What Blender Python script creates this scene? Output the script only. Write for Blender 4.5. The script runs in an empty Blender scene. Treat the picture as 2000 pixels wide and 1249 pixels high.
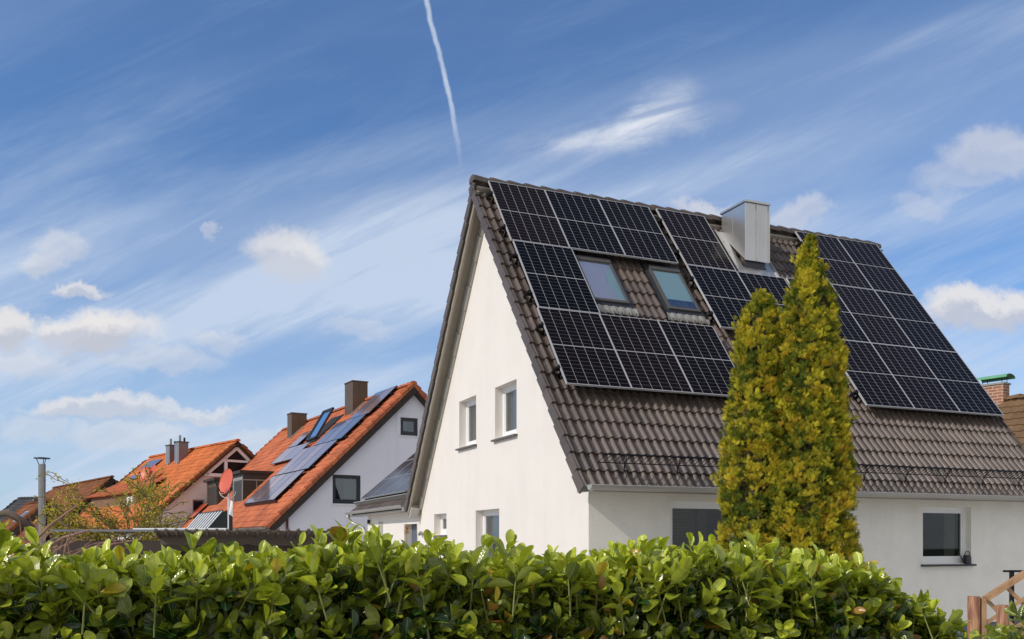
import bpy, math, random
import numpy as np
from mathutils import Vector, Matrix, noise as mn

# ------------------------------------------------------------------ camera, sky, sun, exposure
sc = bpy.context.scene
COL = sc.collection
CH = 1.7                                   # eye height
F_PX, HOR = 1790.33, 1059.264              # focal length and horizon row for a 2000 px wide picture
cam_d = bpy.data.cameras.new('Camera'); cam = bpy.data.objects.new('Camera', cam_d); COL.objects.link(cam)
cam.location = (0, 0, CH); cam.rotation_euler = (math.radians(90), 0, 0)
cam_d.sensor_width = 36; cam_d.lens = F_PX / 2000 * 36; cam_d.shift_y = (HOR - 624.5) / 2000
cam_d.clip_start = .05; cam_d.clip_end = 3000
sc.camera = cam
sc.view_settings.view_transform = 'Standard'; sc.view_settings.look = 'None'
sc.view_settings.exposure = 0.0; sc.view_settings.gamma = 1
sc.cycles.max_bounces = 6; sc.cycles.transparent_max_bounces = 8; sc.cycles.use_denoising = True

YAW = math.radians(90 - 66.967)            # main house: local x runs along the eave, away to the right
Ux = Vector((math.cos(YAW), math.sin(YAW), 0)); Vx = Vector((-math.sin(YAW), math.cos(YAW), 0))
to_sun = -(Ux + 0.155 * Vx) + Vector((0, 0, .735)); to_sun.normalize()
sun_d = bpy.data.lights.new('Sun', 'SUN'); sun = bpy.data.objects.new('Sun', sun_d); COL.objects.link(sun)
sun.rotation_euler = to_sun.to_track_quat('Z', 'Y').to_euler(); sun.location = (-20, -10, 25)
sun_d.energy = 2.6; sun_d.angle = math.radians(.53); sun_d.color = (1, .93, .84)
SUN_EL = math.asin(to_sun.z); SUN_AZ = math.atan2(to_sun.x, to_sun.y)

def q2(px, py): return ((px - 1000) / F_PX, (HOR - py) / F_PX)

def make_world():
    w = bpy.data.worlds.new('World'); sc.world = w; w.use_nodes = True
    nt = w.node_tree; N = nt.nodes; L = nt.links; N.clear()
    def n(t, **k):
        o = N.new(t)
        for a, b in k.items(): setattr(o, a, b)
        return o
    def put(sock, v):
        if hasattr(v, 'is_linked') or isinstance(v, bpy.types.NodeSocket): L.new(v, sock)
        else: sock.default_value = v
    def m(op, a, b=0.0, c=None):
        o = n('ShaderNodeMath', operation=op); put(o.inputs[0], a); put(o.inputs[1], b)
        if c is not None: put(o.inputs[2], c)
        return o.outputs[0]
    def vm(op, a, b=(0, 0, 0)):
        o = n('ShaderNodeVectorMath', operation=op); put(o.inputs[0], a); put(o.inputs[1], b)
        return o.outputs['Value'] if op == 'LENGTH' else o.outputs['Vector']
    def rng(v, a, b, c=0.0, d=1.0):
        o = n('ShaderNodeMapRange', interpolation_type='SMOOTHSTEP'); put(o.inputs[0], v)
        for i, x in enumerate((a, b, c, d)): o.inputs[i + 1].default_value = x
        return o.outputs[0]
    def noi(vec, scale, detail=6, rough=.55, dist=0.0):
        o = n('ShaderNodeTexNoise'); L.new(vec, o.inputs['Vector']); o.inputs['Scale'].default_value = scale
        o.inputs['Detail'].default_value = detail; o.inputs['Roughness'].default_value = rough; o.inputs['Distortion'].default_value = dist
        return o
    def mixc(f, a, b):
        o = n('ShaderNodeMix', data_type='RGBA'); put(o.inputs[0], f); put(o.inputs[6], a); put(o.inputs[7], b); return o.outputs[2]
    tc = n('ShaderNodeTexCoord'); sep = n('ShaderNodeSeparateXYZ'); L.new(tc.outputs['Generated'], sep.inputs[0])
    ay = m('MAXIMUM', m('ABSOLUTE', sep.outputs[1]), .08)
    qx = m('DIVIDE', sep.outputs[0], ay); qy = m('DIVIDE', sep.outputs[2], ay)
    cmb = n('ShaderNodeCombineXYZ'); L.new(qx, cmb.inputs[0]); L.new(qy, cmb.inputs[1]); Q = cmb.outputs[0]
    sky = n('ShaderNodeTexSky', sky_type='NISHITA'); sky.sun_disc = False; sky.sun_elevation = SUN_EL; sky.sun_rotation = SUN_AZ
    sky.air_density = 1.0; sky.dust_density = .6; sky.ozone_density = 2.0
    # cirrus: long bands rising to the right
    def streak(ang, sx, sy, scale, detail, rough, dist, off):
        mp = n('ShaderNodeMapping'); mp.vector_type = 'TEXTURE'; mp.inputs['Rotation'].default_value = (0, 0, math.radians(ang))
        mp.inputs['Scale'].default_value = (sx, sy, 1); mp.inputs['Location'].default_value = off; L.new(Q, mp.inputs[0])
        return noi(mp.outputs[0], scale, detail, rough, dist).outputs['Fac']
    s1 = rng(streak(20, 3.4, .62, 3.4, 10, .62, .45, (0.3, .1, 0)), .43, .70)
    s2 = rng(streak(26, 5.0, .55, 5.5, 8, .6, .25, (1.7, 2.3, 0)), .46, .78)
    s3 = rng(streak(12, 1.6, 1.0, 1.6, 5, .5, .2, (4.1, .7, 0)), .38, .66)
    low = rng(qy, .56, .12)                 # more veil low down, open blue overhead
    cir = m('MULTIPLY', m('ADD', m('MULTIPLY', s1, .75), m('MULTIPLY', s2, .38)), m('MULTIPLY_ADD', s3, .65, .35))
    cir = m('MULTIPLY', cir, m('MULTIPLY_ADD', low, 1.12, .16))
    # broad bands that cross the picture
    def band(x0, y0, x1, y1, wid, st):
        a = q2(x0, y0); b = q2(x1, y1); dx, dy = b[0] - a[0], b[1] - a[1]; l = math.hypot(dx, dy)
        d = m('ABSOLUTE', m('ADD', m('ADD', m('MULTIPLY', qx, -dy / l), m('MULTIPLY', qy, dx / l)), -(-a[0] * dy + a[1] * dx) / l))
        return m('MULTIPLY', rng(d, wid, 0.0), st)
    fib = m('MULTIPLY_ADD', s2, .75, .35)
    bands = None
    for b in [(0, 640, 2000, 60, .10, .16), (250, 640, 2000, 170, .06, .42), (850, 330, 2000, 70, .055, .30), (1100, 390, 2000, 270, .06, .36), (1500, 130, 2000, 20, .03, .14), (0, 720, 900, 560, .06, .42), (0, 880, 900, 800, .08, .55), (1500, 480, 2000, 420, .05, .25), (60, 470, 900, 250, .04, .12)]:
        v = band(*b); bands = v if bands is None else m('ADD', bands, v)
    cir = m('ADD', cir, m('MULTIPLY', bands, fib))
    s4 = rng(streak(23, 2.4, .34, 8.5, 9, .66, .6, (3.1, 1.3, 0)), .46, .76)
    cir = m('ADD', cir, m('MULTIPLY', m('MULTIPLY', s4, .30), m('MULTIPLY_ADD', low, .8, .2)))
    haze = m('ADD', rng(qy, .42, -.02, 0, .46), .05)
    veil = m('MINIMUM', m('ADD', m('MULTIPLY', cir, 1.0), haze), .90)
    # cumulus puffs
    wn = noi(Q, 10, 9, .68); wv = vm('MULTIPLY', vm('SUBTRACT', wn.outputs['Color'], (.5, .5, .5)), (.115, .085, 0)); Wq = vm('ADD', Q, wv)
    puffs = [(190, 645, 112, 40, 1), (110, 632, 60, 30, .9), (8, 640, 45, 42, .95), (560, 488, 78, 46, .75), (78, 505, 52, 26, .5), (158, 563, 58, 15, .75),
             (190, 795, 135, 22, .75), (300, 800, 60, 20, .6), (400, 800, 80, 15, .6), (1925, 603, 125, 36, .95), (1830, 610, 50, 18, .6), (1945, 305, 95, 50, .5), (1880, 345, 90, 34, .3), (1395, 408, 70, 22, .6), (1560, 415, 62, 30, .45),
             (415, 455, 14, 22, .35), (250, 845, 120, 30, .4), (60, 700, 90, 30, .4), (420, 655, 60, 20, .35), (60, 830, 80, 30, .35), (120, 470, 70, 30, .4), (30, 710, 70, 22, .45), (300, 700, 130, 24, .35), (520, 870, 90, 26, .35), (700, 640, 70, 18, .25), (1800, 400, 70, 22, .25)]
    def blob(vec, px, py, rx, ry, st, grow=1.0):
        c = q2(px, py); v = vm('MULTIPLY', vm('SUBTRACT', vec, (c[0], c[1], 0)), (F_PX / rx / grow, F_PX / ry / grow, 0))
        return m('MULTIPLY', rng(vm('LENGTH', v), 1.34, .62), st)
    pm = None; ps = None
    for p in puffs:
        v = blob(Wq, *p); pm = v if pm is None else m('MAXIMUM', pm, v)
        v2 = blob(Wq, p[0] + 6, p[1] + p[3] * .62, p[2] * 1.0, p[3] * .75, p[4]); ps = v2 if ps is None else m('MAXIMUM', ps, v2)
    # the wind-torn plume on the right: a thin ellipse along its own slope
    def plume(x0, y0, x1, y1, wid, st):
        a = q2(x0, y0); b = q2(x1, y1); dx, dy = b[0] - a[0], b[1] - a[1]; l = math.hypot(dx, dy)
        sv = vm('SUBTRACT', Wq2, ((a[0] + b[0]) / 2, (a[1] + b[1]) / 2, 0)); sp = n('ShaderNodeSeparateXYZ'); L.new(sv, sp.inputs[0])
        u = m('ADD', m('MULTIPLY', sp.outputs[0], dx / l * 2 / l), m('MULTIPLY', sp.outputs[1], dy / l * 2 / l))
        t = m('ADD', m('MULTIPLY', sp.outputs[0], -dy / l / wid), m('MULTIPLY', sp.outputs[1], dx / l / wid))
        r = m('POWER', m('ADD', m('MULTIPLY', u, u), m('MULTIPLY', t, t)), .5)
        return m('MULTIPLY', rng(r, 1.15, .1), st)
    Wq2 = vm('ADD', Q, vm('MULTIPLY', vm('SUBTRACT', wn.outputs['Color'], (.5, .5, .5)), (.10, .045, 0)))
    fib2 = rng(streak(14, 2.2, .30, 9, 8, .65, .5, (.2, .4, 0)), .36, .68)
    pl = m('MULTIPLY', m('ADD', plume(960, 312, 1460, 208, .026, 1.0), plume(1190, 262, 1385, 150, .030, .7)), m('MULTIPLY_ADD', fib2, .85, .18))
    pl = m('ADD', pl, m('MULTIPLY', plume(330, 470, 1080, 330, .03, .25), fib))
    # vapour trail
    fc = n('ShaderNodeFloatCurve'); cu = fc.mapping.curves[0]
    pts = [(1059, 905), (335, 901), (300, 897), (250, 889), (200, 880), (150, 869), (100, 857), (50, 843), (0, 832), (-300, 760)]
    xy = sorted([((HOR - y) / F_PX, (x - 1000) / F_PX + .5) for x, y in [(b, a) for a, b in pts]])
    cu.points[0].location = xy[0]; cu.points[1].location = xy[-1]
    for p_ in xy[1:-1]: cu.points.new(*p_)
    fc.mapping.update(); L.new(qy, fc.inputs[1])
    cx = m('ADD', m('SUBTRACT', fc.outputs[0], .5), m('MULTIPLY_ADD', noi(Q, 60, 2).outputs['Fac'], .004, -.002))
    front = rng(sep.outputs[1], 0, .1)
    ct = m('MULTIPLY', m('MULTIPLY', rng(m('ABSOLUTE', m('SUBTRACT', qx, cx)), .0040, .0007), rng(qy, .395, .50, 0, .62)), front)
    ct = m('MULTIPLY', ct, m('MULTIPLY_ADD', noi(Q, 45, 3).outputs['Fac'], 1.0, .45))
    K = 1 / .1
    def c(r, g, b): return (r * K, g * K, b * K, 1)
    skyc = mixc(1.0, sky.outputs[0], (.62, .99, 1.38, 1)); N[-1].blend_type = 'MULTIPLY'
    col = mixc(veil, skyc, c(.58, .68, .84))
    col = mixc(m('MULTIPLY', pl, .85), col, c(.75, .79, .87))
    pcol = mixc(m('MULTIPLY', ps, .9), c(.86, .82, .79), c(.52, .54, .62))
    col = mixc(m('MULTIPLY', pm, .86), col, pcol)
    col = mixc(ct, col, c(.72, .80, .92))
    # bright cloud added to the unseen sky behind the camera, filling shaded walls
    bk_ = m('MULTIPLY', rng(sep.outputs[1], .05, -.35), m('MULTIPLY_ADD', s1, .35, .62))
    col = mixc(bk_, col, c(.84, .81, .77))
    bg = n('ShaderNodeBackground'); bg.inputs['Strength'].default_value = .1; L.new(col, bg.inputs[0])
    out = n('ShaderNodeOutputWorld'); L.new(bg.outputs[0], out.inputs[0])
make_world()

# ------------------------------------------------------------------ materials
def mat(name, color=(.5, .5, .5), rough=.6, metal=0.0, spec=.5, var=0.0, vscale=4.0, bump=0.0, bscale=40.0, attr=False, tile=None, var2=None, build=None, coat=0.0, streak=0.0):
    """principled material; var = object-space colour mottling, tile=(w,h): per-tile tone from the UV map"""
    mt = bpy.data.materials.new(name); mt.use_nodes = True; nt = mt.node_tree; N = nt.nodes; L = nt.links
    b = N['Principled BSDF']; b.inputs['Roughness'].default_value = rough; b.inputs['Metallic'].default_value = metal
    b.inputs['Specular IOR Level'].default_value = spec; b.inputs['Coat Weight'].default_value = coat
    b.inputs['Base Color'].default_value = (*color, 1)
    tc = N.new('ShaderNodeTexCoord'); cur = None
    def mul(a, f):   # a colour socket or tuple, f float socket
        h = N.new('ShaderNodeMix'); h.data_type = 'RGBA'; h.blend_type = 'MULTIPLY'; h.inputs[0].default_value = 1
        if isinstance(a, tuple): h.inputs[6].default_value = a
        else: L.new(a, h.inputs[6])
        L.new(f, h.inputs[7]); return h.outputs[2]
    if attr:
        at = N.new('ShaderNodeAttribute'); at.attribute_name = 'Col'; cur = at.outputs['Color']
    if var:
        nz = N.new('ShaderNodeTexNoise'); nz.inputs['Scale'].default_value = vscale; nz.inputs['Detail'].default_value = 6; nz.inputs['Roughness'].default_value = .65
        L.new(tc.outputs['Object'], nz.inputs['Vector'])
        mr = N.new('ShaderNodeMapRange'); mr.inputs[1].default_value = .3; mr.inputs[2].default_value = .7; mr.inputs[3].default_value = 1 - var; mr.inputs[4].default_value = 1 + var
        L.new(nz.outputs['Fac'], mr.inputs[0]); cur = mul(cur or (*color, 1), mr.outputs[0])
    if streak:
        mp_ = N.new('ShaderNodeMapping'); mp_.inputs['Scale'].default_value = (2.2, 2.2, .45); L.new(tc.outputs['Object'], mp_.inputs[0])
        ns = N.new('ShaderNodeTexNoise'); ns.inputs['Scale'].default_value = 1; ns.inputs['Detail'].default_value = 7; ns.inputs['Roughness'].default_value = .7; L.new(mp_.outputs[0], ns.inputs[0])
        ms = N.new('ShaderNodeMapRange'); ms.inputs[1].default_value = .42; ms.inputs[2].default_value = .75; ms.inputs[3].default_value = 1; ms.inputs[4].default_value = 1 - streak; L.new(ns.outputs['Fac'], ms.inputs[0]); cur = mul(cur or (*color, 1), ms.outputs[0])
    if tile:
        sp = N.new('ShaderNodeVectorMath'); sp.operation = 'FLOOR'; L.new(tc.outputs['UV'], sp.inputs[0])
        wn = N.new('ShaderNodeTexWhiteNoise'); wn.noise_dimensions = '2D'; L.new(sp.outputs[0], wn.inputs['Vector'])
        mr = N.new('ShaderNodeMapRange'); mr.inputs[3].default_value = 1 - tile; mr.inputs[4].default_value = 1 + tile; L.new(wn.outputs['Value'], mr.inputs[0])
        cur = mul(cur or (*color, 1), mr.outputs[0])
        if var2:   # lichen specks
            n2 = N.new('ShaderNodeTexNoise'); n2.inputs['Scale'].default_value = 22; n2.inputs['Detail'].default_value = 3; L.new(tc.outputs['Object'], n2.inputs['Vector'])
            m2 = N.new('ShaderNodeMapRange'); m2.inputs[1].default_value = .70; m2.inputs[2].default_value = .76; L.new(n2.outputs['Fac'], m2.inputs[0])
            mx = N.new('ShaderNodeMix'); mx.data_type = 'RGBA'; L.new(m2.outputs[0], mx.inputs[0]); L.new(cur, mx.inputs[6]); mx.inputs[7].default_value = (*var2, 1); cur = mx.outputs[2]
    if cur is not None: L.new(cur, b.inputs['Base Color'])
    if bump:
        nb = N.new('ShaderNodeTexNoise'); nb.inputs['Scale'].default_value = bscale; nb.inputs['Detail'].default_value = 4; L.new(tc.outputs['Object'], nb.inputs['Vector'])
        bp = N.new('ShaderNodeBump'); bp.inputs['Strength'].default_value = bump; bp.inputs['Distance'].default_value = .01
        L.new(nb.outputs['Fac'], bp.inputs['Height']); L.new(bp.outputs[0], b.inputs['Normal'])
    if build: build(nt, b, tc)
    return mt

def glass_mat(name, refl=.35, rough=.02, tr=None):
    mt = bpy.data.materials.new(name); mt.use_nodes = True; nt = mt.node_tree; N = nt.nodes; L = nt.links; N.clear()
    o = N.new('ShaderNodeOutputMaterial'); g = N.new('ShaderNodeBsdfGlossy'); g.inputs['Roughness'].default_value = rough; g.inputs['Color'].default_value = (.9, .95, 1, 1)
    t = N.new('ShaderNodeBsdfTransparent'); t.inputs['Color'].default_value = (tr or .62, tr or .68, tr or .68, 1)
    f = N.new('ShaderNodeFresnel'); f.inputs['IOR'].default_value = 1.5
    a = N.new('ShaderNodeMath'); a.operation = 'MULTIPLY_ADD'; a.inputs[1].default_value = 1.2; a.inputs[2].default_value = refl; a.use_clamp = True
    nz = N.new('ShaderNodeTexNoise'); nz.inputs['Scale'].default_value = 1.6; tc = N.new('ShaderNodeTexCoord'); L.new(tc.outputs['Object'], nz.inputs[0])
    bp = N.new('ShaderNodeBump'); bp.inputs['Strength'].default_value = .06; L.new(nz.outputs['Fac'], bp.inputs['Height']); L.new(bp.outputs[0], g.inputs['Normal'])
    L.new(f.outputs[0], a.inputs[0]); mx = N.new('ShaderNodeMixShader'); L.new(a.outputs[0], mx.inputs[0]); L.new(t.outputs[0], mx.inputs[1]); L.new(g.outputs[0], mx.inputs[2]); L.new(mx.outputs[0], o.inputs[0])
    return mt

def pv_mat(name, base, line, cell_line, nx=6, ny=20, spec=.5, rough=.13, metal=0.0):
    """UV runs 0..1 over the panel face: cells, busbars and the split between the two half modules"""
    def build(nt, b, tc):
        N = nt.nodes; L = nt.links
        def m(op, a, c=0.0, d=None):
            o = N.new('ShaderNodeMath'); o.operation = op
            for i, v in enumerate((a, c, d)):
                if v is None: continue
                if isinstance(v, (int, float)): o.inputs[i].default_value = v
                else: L.new(v, o.inputs[i])
            return o.outputs[0]
        sp = N.new('ShaderNodeSeparateXYZ'); L.new(tc.outputs['UV'], sp.inputs[0])
        def grid(s, k, w):
            f = m('FRACT', m('MULTIPLY', s, k)); e = m('MINIMUM', f, m('SUBTRACT', 1.0, f)); return m('LESS_THAN', e, w * k)
        gx = grid(sp.outputs[0], nx, .0042); gy = grid(sp.outputs[1], ny, .0019); mid = m('LESS_THAN', m('ABSOLUTE', m('SUBTRACT', sp.outputs[1], .5)), .0055)
        bus = grid(sp.outputs[0], nx * 10, .0003)
        mx = N.new('ShaderNodeMix'); mx.data_type = 'RGBA'; mx.inputs[7].default_value = (*cell_line, 1)
        oi = N.new('ShaderNodeObjectInfo'); tn = N.new('ShaderNodeMix'); tn.data_type = 'RGBA'; L.new(oi.outputs['Random'], tn.inputs[0]); tn.inputs[6].default_value = (*base, 1); tn.inputs[7].default_value = (base[0] * 4.5, base[1] * 2.2, base[2] * 1.2, 1); L.new(tn.outputs[2], mx.inputs[6])
        L.new(m('MAXIMUM', m('MULTIPLY', gy, .8), m('MULTIPLY', bus, .25)), mx.inputs[0])
        m2 = N.new('ShaderNodeMix'); m2.data_type = 'RGBA'; L.new(m('MAXIMUM', m('MULTIPLY', gx, .8), mid), m2.inputs[0]); L.new(mx.outputs[2], m2.inputs[6]); m2.inputs[7].default_value = (*line, 1)
        L.new(m2.outputs[2], b.inputs['Base Color'])
        nz = N.new('ShaderNodeTexNoise'); nz.inputs['Scale'].default_value = .9; nz.inputs['Detail'].default_value = 5; L.new(tc.outputs['Object'], nz.inputs['Vector'])
        L.new(m('MULTIPLY_ADD', nz.outputs['Fac'], .14, rough - .07), b.inputs['Roughness'])
    return mat(name, base, rough, spec=spec, build=build, metal=metal)

M = {}
M['plaster'] = mat('plaster', (.83, .775, .71), .92, spec=.15, var=.03, vscale=1.1, streak=.045, bump=.35, bscale=120)
M['plaster_rough'] = mat('plaster_rough', (.89, .86, .78), .95, spec=.1, var=.05, vscale=2.0, streak=.05, bump=1.0, bscale=45)
M['plaster_cool'] = mat('plaster_cool', (.86, .84, .88), .92, spec=.15, var=.03, vscale=.6, bump=.3, bscale=60, streak=.04)
M['plaster_grey'] = mat('plaster_grey', (.72, .70, .66), .92, spec=.1, var=.05, vscale=.8)
M['plinth'] = mat('plinth', (.15, .15, .165), .9, var=.1, bump=.4)
M['tile'] = mat('brown_tile', (.108, .082, .067), .31, spec=.5, var=.28, vscale=2.0, tile=.24, var2=(.26, .24, .18), bump=.25, bscale=160)
M['verge'] = mat('verge_tile', (.105, .082, .07), .5, spec=.4, var=.2, vscale=4, tile=.16)
M['orange'] = mat('orange_tile', (.58, .165, .048), .7, spec=.25, var=.22, vscale=.9, tile=.2)
M['red'] = mat('red_tile', (.50, .145, .06), .65, spec=.3, var=.26, vscale=.8, tile=.22)
M['rust'] = mat('weathered_tile', (.22, .085, .035), .8, spec=.2, var=.25, vscale=1.2, tile=.18)
M['greyt'] = mat('grey_tile', (.06, .06, .062), .8, var=.2, vscale=2, tile=.15)
M['tan'] = mat('tan_tile', (.19, .115, .06), .75, spec=.2, var=.14, vscale=1.2, tile=.14)
M['soffit'] = mat('soffit_board', (.29, .255, .205), .7, var=.07, vscale=3)
M['fascia'] = mat('grey_fascia', (.42, .40, .36), .6, var=.06, vscale=3)
M['zinc'] = mat('zinc_gutter', (.44, .42, .385), .42, metal=.35, var=.07, vscale=3)
M['sheet'] = mat('sheet_metal', (.56, .55, .53), .30, metal=.75, var=.05, vscale=2)
M['white'] = mat('white_frame', (.84, .84, .83), .4, var=.02)
M['anthracite'] = mat('anthracite', (.028, .031, .036), .4, var=.1)
M['sill'] = mat('dark_sill', (.12, .105, .095), .5, var=.1)
M['black'] = mat('black_metal', (.012, .012, .013), .45, metal=.4, var=.1)
M['steel'] = mat('stainless', (.30, .28, .26), .3, metal=.8, var=.08, vscale=6)
M['brownmetal'] = mat('brown_cladding', (.105, .066, .036), .5, var=.12, vscale=2)
M['dormerbrown'] = mat('dormer_cladding', (.040, .033, .025), .5, var=.15, vscale=2)
M['darkwood'] = mat('dark_wood', (.045, .03, .022), .8, var=.2)
M['alu'] = mat('alu_frame', (.46, .46, .46), .35, metal=.1)
M['pv'] = pv_mat('solar_cells', (.0022, .0020, .0030), (.36, .36, .36), (.13, .13, .135), spec=.09)
M['pvblue'] = pv_mat('skytint_solar_cells', (.13, .17, .27), (.015, .02, .035), (.04, .06, .11), spec=1.0, rough=.10, metal=.4)  # sky reflection partly put into the bluish base colour
M['pvred'] = pv_mat('red_reflection_solar_cells', (.22, .07, .05), (.35, .22, .2), (.12, .03, .03), spec=.8, rough=.12)  # reddish reflection painted into the cell colour
M['glass'] = glass_mat('window_glass', refl=.10); M['skyglass'] = glass_mat('rooflight_glass', refl=.28, tr=1.0); M['darkglass'] = glass_mat('dark_glass', refl=.0)
M['farglass'] = mat('far_glass', (.010, .014, .018), .10, spec=.2)
M['frame_grey'] = mat('rooflight_frame', (.13, .12, .11), .45, metal=.3)
M['paleblind'] = mat('pale_blind', (.86, .84, .92), .8)
M['blind'] = mat('tan_blind', (.30, .24, .15), .6, var=.05)
M['curtain_or_reflection'] = mat('grey_curtain', (.17, .165, .14), .9, var=.15, vscale=8)
M['greenblind'] = mat('mint_blind', (.70, .92, .83), .8, var=.03)
M['lead'] = mat('pale_lead', (.30, .29, .26), .6, var=.15, vscale=12)
M['brick'] = None
def brick_build(nt, b, tc):
    br = nt.nodes.new('ShaderNodeTexBrick'); nt.links.new(tc.outputs['UV'], br.inputs['Vector'])
    br.inputs['Color1'].default_value = (.42, .17, .09, 1); br.inputs['Color2'].default_value = (.30, .11, .065, 1); br.inputs['Mortar'].default_value = (.5, .40, .30, 1)
    br.inputs['Scale'].default_value = 1; br.inputs['Brick Width'].default_value = .25; br.inputs['Row Height'].default_value = .083; br.inputs['Mortar Size'].default_value = .012
    nt.links.new(br.outputs['Color'], b.inputs['Base Color'])
M['brick'] = mat('brick', (.4, .16, .09), .9, build=brick_build)
M['copper'] = mat('green_copper', (.16, .42, .22), .6, var=.15)
M['coralmetal'] = mat('coral_dish', (.66, .12, .055), .45, var=.05)
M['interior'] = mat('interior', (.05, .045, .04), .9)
M['sheetroof'] = mat('brown_sheet_roof', (.105, .075, .055), .6, var=.25, vscale=3)
M['shedgrey'] = mat('shed_grey', (.15, .17, .20), .5, var=.08)
M['cons'] = mat('conservatory_panel', (.045, .052, .048), .6, spec=.2, var=.15)
def wood_build(nt, b, tc):
    N = nt.nodes; L = nt.links
    mp = N.new('ShaderNodeMapping'); mp.inputs['Scale'].default_value = (14, 14, 1.6); L.new(tc.outputs['Object'], mp.inputs[0])
    nz = N.new('ShaderNodeTexNoise'); nz.inputs['Scale'].default_value = 3; nz.inputs['Detail'].default_value = 5; nz.inputs['Distortion'].default_value = .6; L.new(mp.outputs[0], nz.inputs[0])
    cr = N.new('ShaderNodeValToRGB'); cr.color_ramp.elements[0].position = .32; cr.color_ramp.elements[1].position = .7
    cr.color_ramp.elements[0].color = (.17, .062, .032, 1); cr.color_ramp.elements[1].color = (.46, .24, .12, 1); L.new(nz.outputs['Fac'], cr.inputs[0]); L.new(cr.outputs[0], b.inputs['Base Color'])
M['wood'] = mat('stained_wood', (.4, .2, .1), .6, build=wood_build)
M['palewood'] = mat('pale_wood', (.40, .235, .12), .65, var=.3, vscale=9)
M['bark'] = mat('bark', (.13, .10, .075), .9, var=.3, vscale=12, bump=.6)
M['twig'] = mat('pink_twig', (.30, .17, .12), .8, var=.25, vscale=12)
M['grass'] = mat('lawn', (.05, .085, .02), .95, var=.35, vscale=.6, bump=.6)

def leaf_mat(name, rough=.3, trans=.3, rib=True, spec=.5, tsat=(1.3, 1.35, .45)):
    mt = bpy.data.materials.new(name); mt.use_nodes = True; nt = mt.node_tree; N = nt.nodes; L = nt.links
    b = N['Principled BSDF']; out = N['Material Output']; at = N.new('ShaderNodeAttribute'); at.attribute_name = 'Col'; cur = at.outputs['Color']
    tc = N.new('ShaderNodeTexCoord')
    nz = N.new('ShaderNodeTexNoise'); nz.inputs['Scale'].default_value = 30; L.new(tc.outputs['Object'], nz.inputs[0])
    mr = N.new('ShaderNodeMapRange'); mr.inputs[1].default_value = .3; mr.inputs[2].default_value = .7; mr.inputs[3].default_value = .8; mr.inputs[4].default_value = 1.2; L.new(nz.outputs['Fac'], mr.inputs[0])
    h = N.new('ShaderNodeMix'); h.data_type = 'RGBA'; h.blend_type = 'MULTIPLY'; h.inputs[0].default_value = 1; L.new(cur, h.inputs[6]); L.new(mr.outputs[0], h.inputs[7]); cur = h.outputs[2]
    if rib:
        sp = N.new('ShaderNodeSeparateXYZ'); L.new(tc.outputs['UV'], sp.inputs[0])
        ab = N.new('ShaderNodeMath'); ab.operation = 'ABSOLUTE'; L.new(sp.outputs[0], ab.inputs[0])
        m2 = N.new('ShaderNodeMapRange'); m2.inputs[1].default_value = .03; m2.inputs[2].default_value = .11; m2.inputs[3].default_value = .75; m2.inputs[4].default_value = 0; L.new(ab.outputs[0], m2.inputs[0])
        mx = N.new('ShaderNodeMix'); mx.data_type = 'RGBA'; L.new(m2.outputs[0], mx.inputs[0]); L.new(cur, mx.inputs[6]); mx.inputs[7].default_value = (.30, .36, .06, 1); cur = mx.outputs[2]
        # side veins as a gentle relief
        ve = N.new('ShaderNodeMath'); ve.operation = 'MULTIPLY_ADD'; L.new(ab.outputs[0], ve.inputs[0]); ve.inputs[1].default_value = -.28; L.new(sp.outputs[1], ve.inputs[2])
        wv = N.new('ShaderNodeMath'); wv.operation = 'MULTIPLY'; L.new(ve.outputs[0], wv.inputs[0]); wv.inputs[1].default_value = 55
        sn = N.new('ShaderNodeMath'); sn.operation = 'SINE'; L.new(wv.outputs[0], sn.inputs[0])
        bp = N.new('ShaderNodeBump'); bp.inputs['Strength'].default_value = .25; bp.inputs['Distance'].default_value = .002; L.new(sn.outputs[0], bp.inputs['Height']); L.new(bp.outputs[0], b.inputs['Normal'])
    L.new(cur, b.inputs['Base Color']); b.inputs['Roughness'].default_value = rough; b.inputs['Specular IOR Level'].default_value = spec
    tr = N.new('ShaderNodeBsdfTranslucent'); t2 = N.new('ShaderNodeMix'); t2.data_type = 'RGBA'; t2.blend_type = 'MULTIPLY'; t2.inputs[0].default_value = 1; L.new(cur, t2.inputs[6]); t2.inputs[7].default_value = (*tsat, 1); L.new(t2.outputs[2], tr.inputs[0])
    ms = N.new('ShaderNodeMixShader'); ms.inputs[0].default_value = trans; L.new(b.outputs[0], ms.inputs[1]); L.new(tr.outputs[0], ms.inputs[2]); L.new(ms.outputs[0], out.inputs[0])
    return mt
M['laurel'] = leaf_mat('laurel_leaf', .20, .24, spec=.85)
M['thuja'] = leaf_mat('thuja_spray', .7, .25, rib=False, spec=.25)
M['willow'] = leaf_mat('willow_leaf', .5, .35, rib=False)

# ------------------------------------------------------------------ object helpers
def thing(name, label, cat, loc=(0, 0, 0), yaw=0.0, group=None):
    o = bpy.data.objects.new(name, None); o.empty_display_size = .2; COL.objects.link(o)
    o.location = loc; o.rotation_euler = (0, 0, yaw); o['label'] = label; o['category'] = cat
    if group: o['group'] = group
    return o

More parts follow.
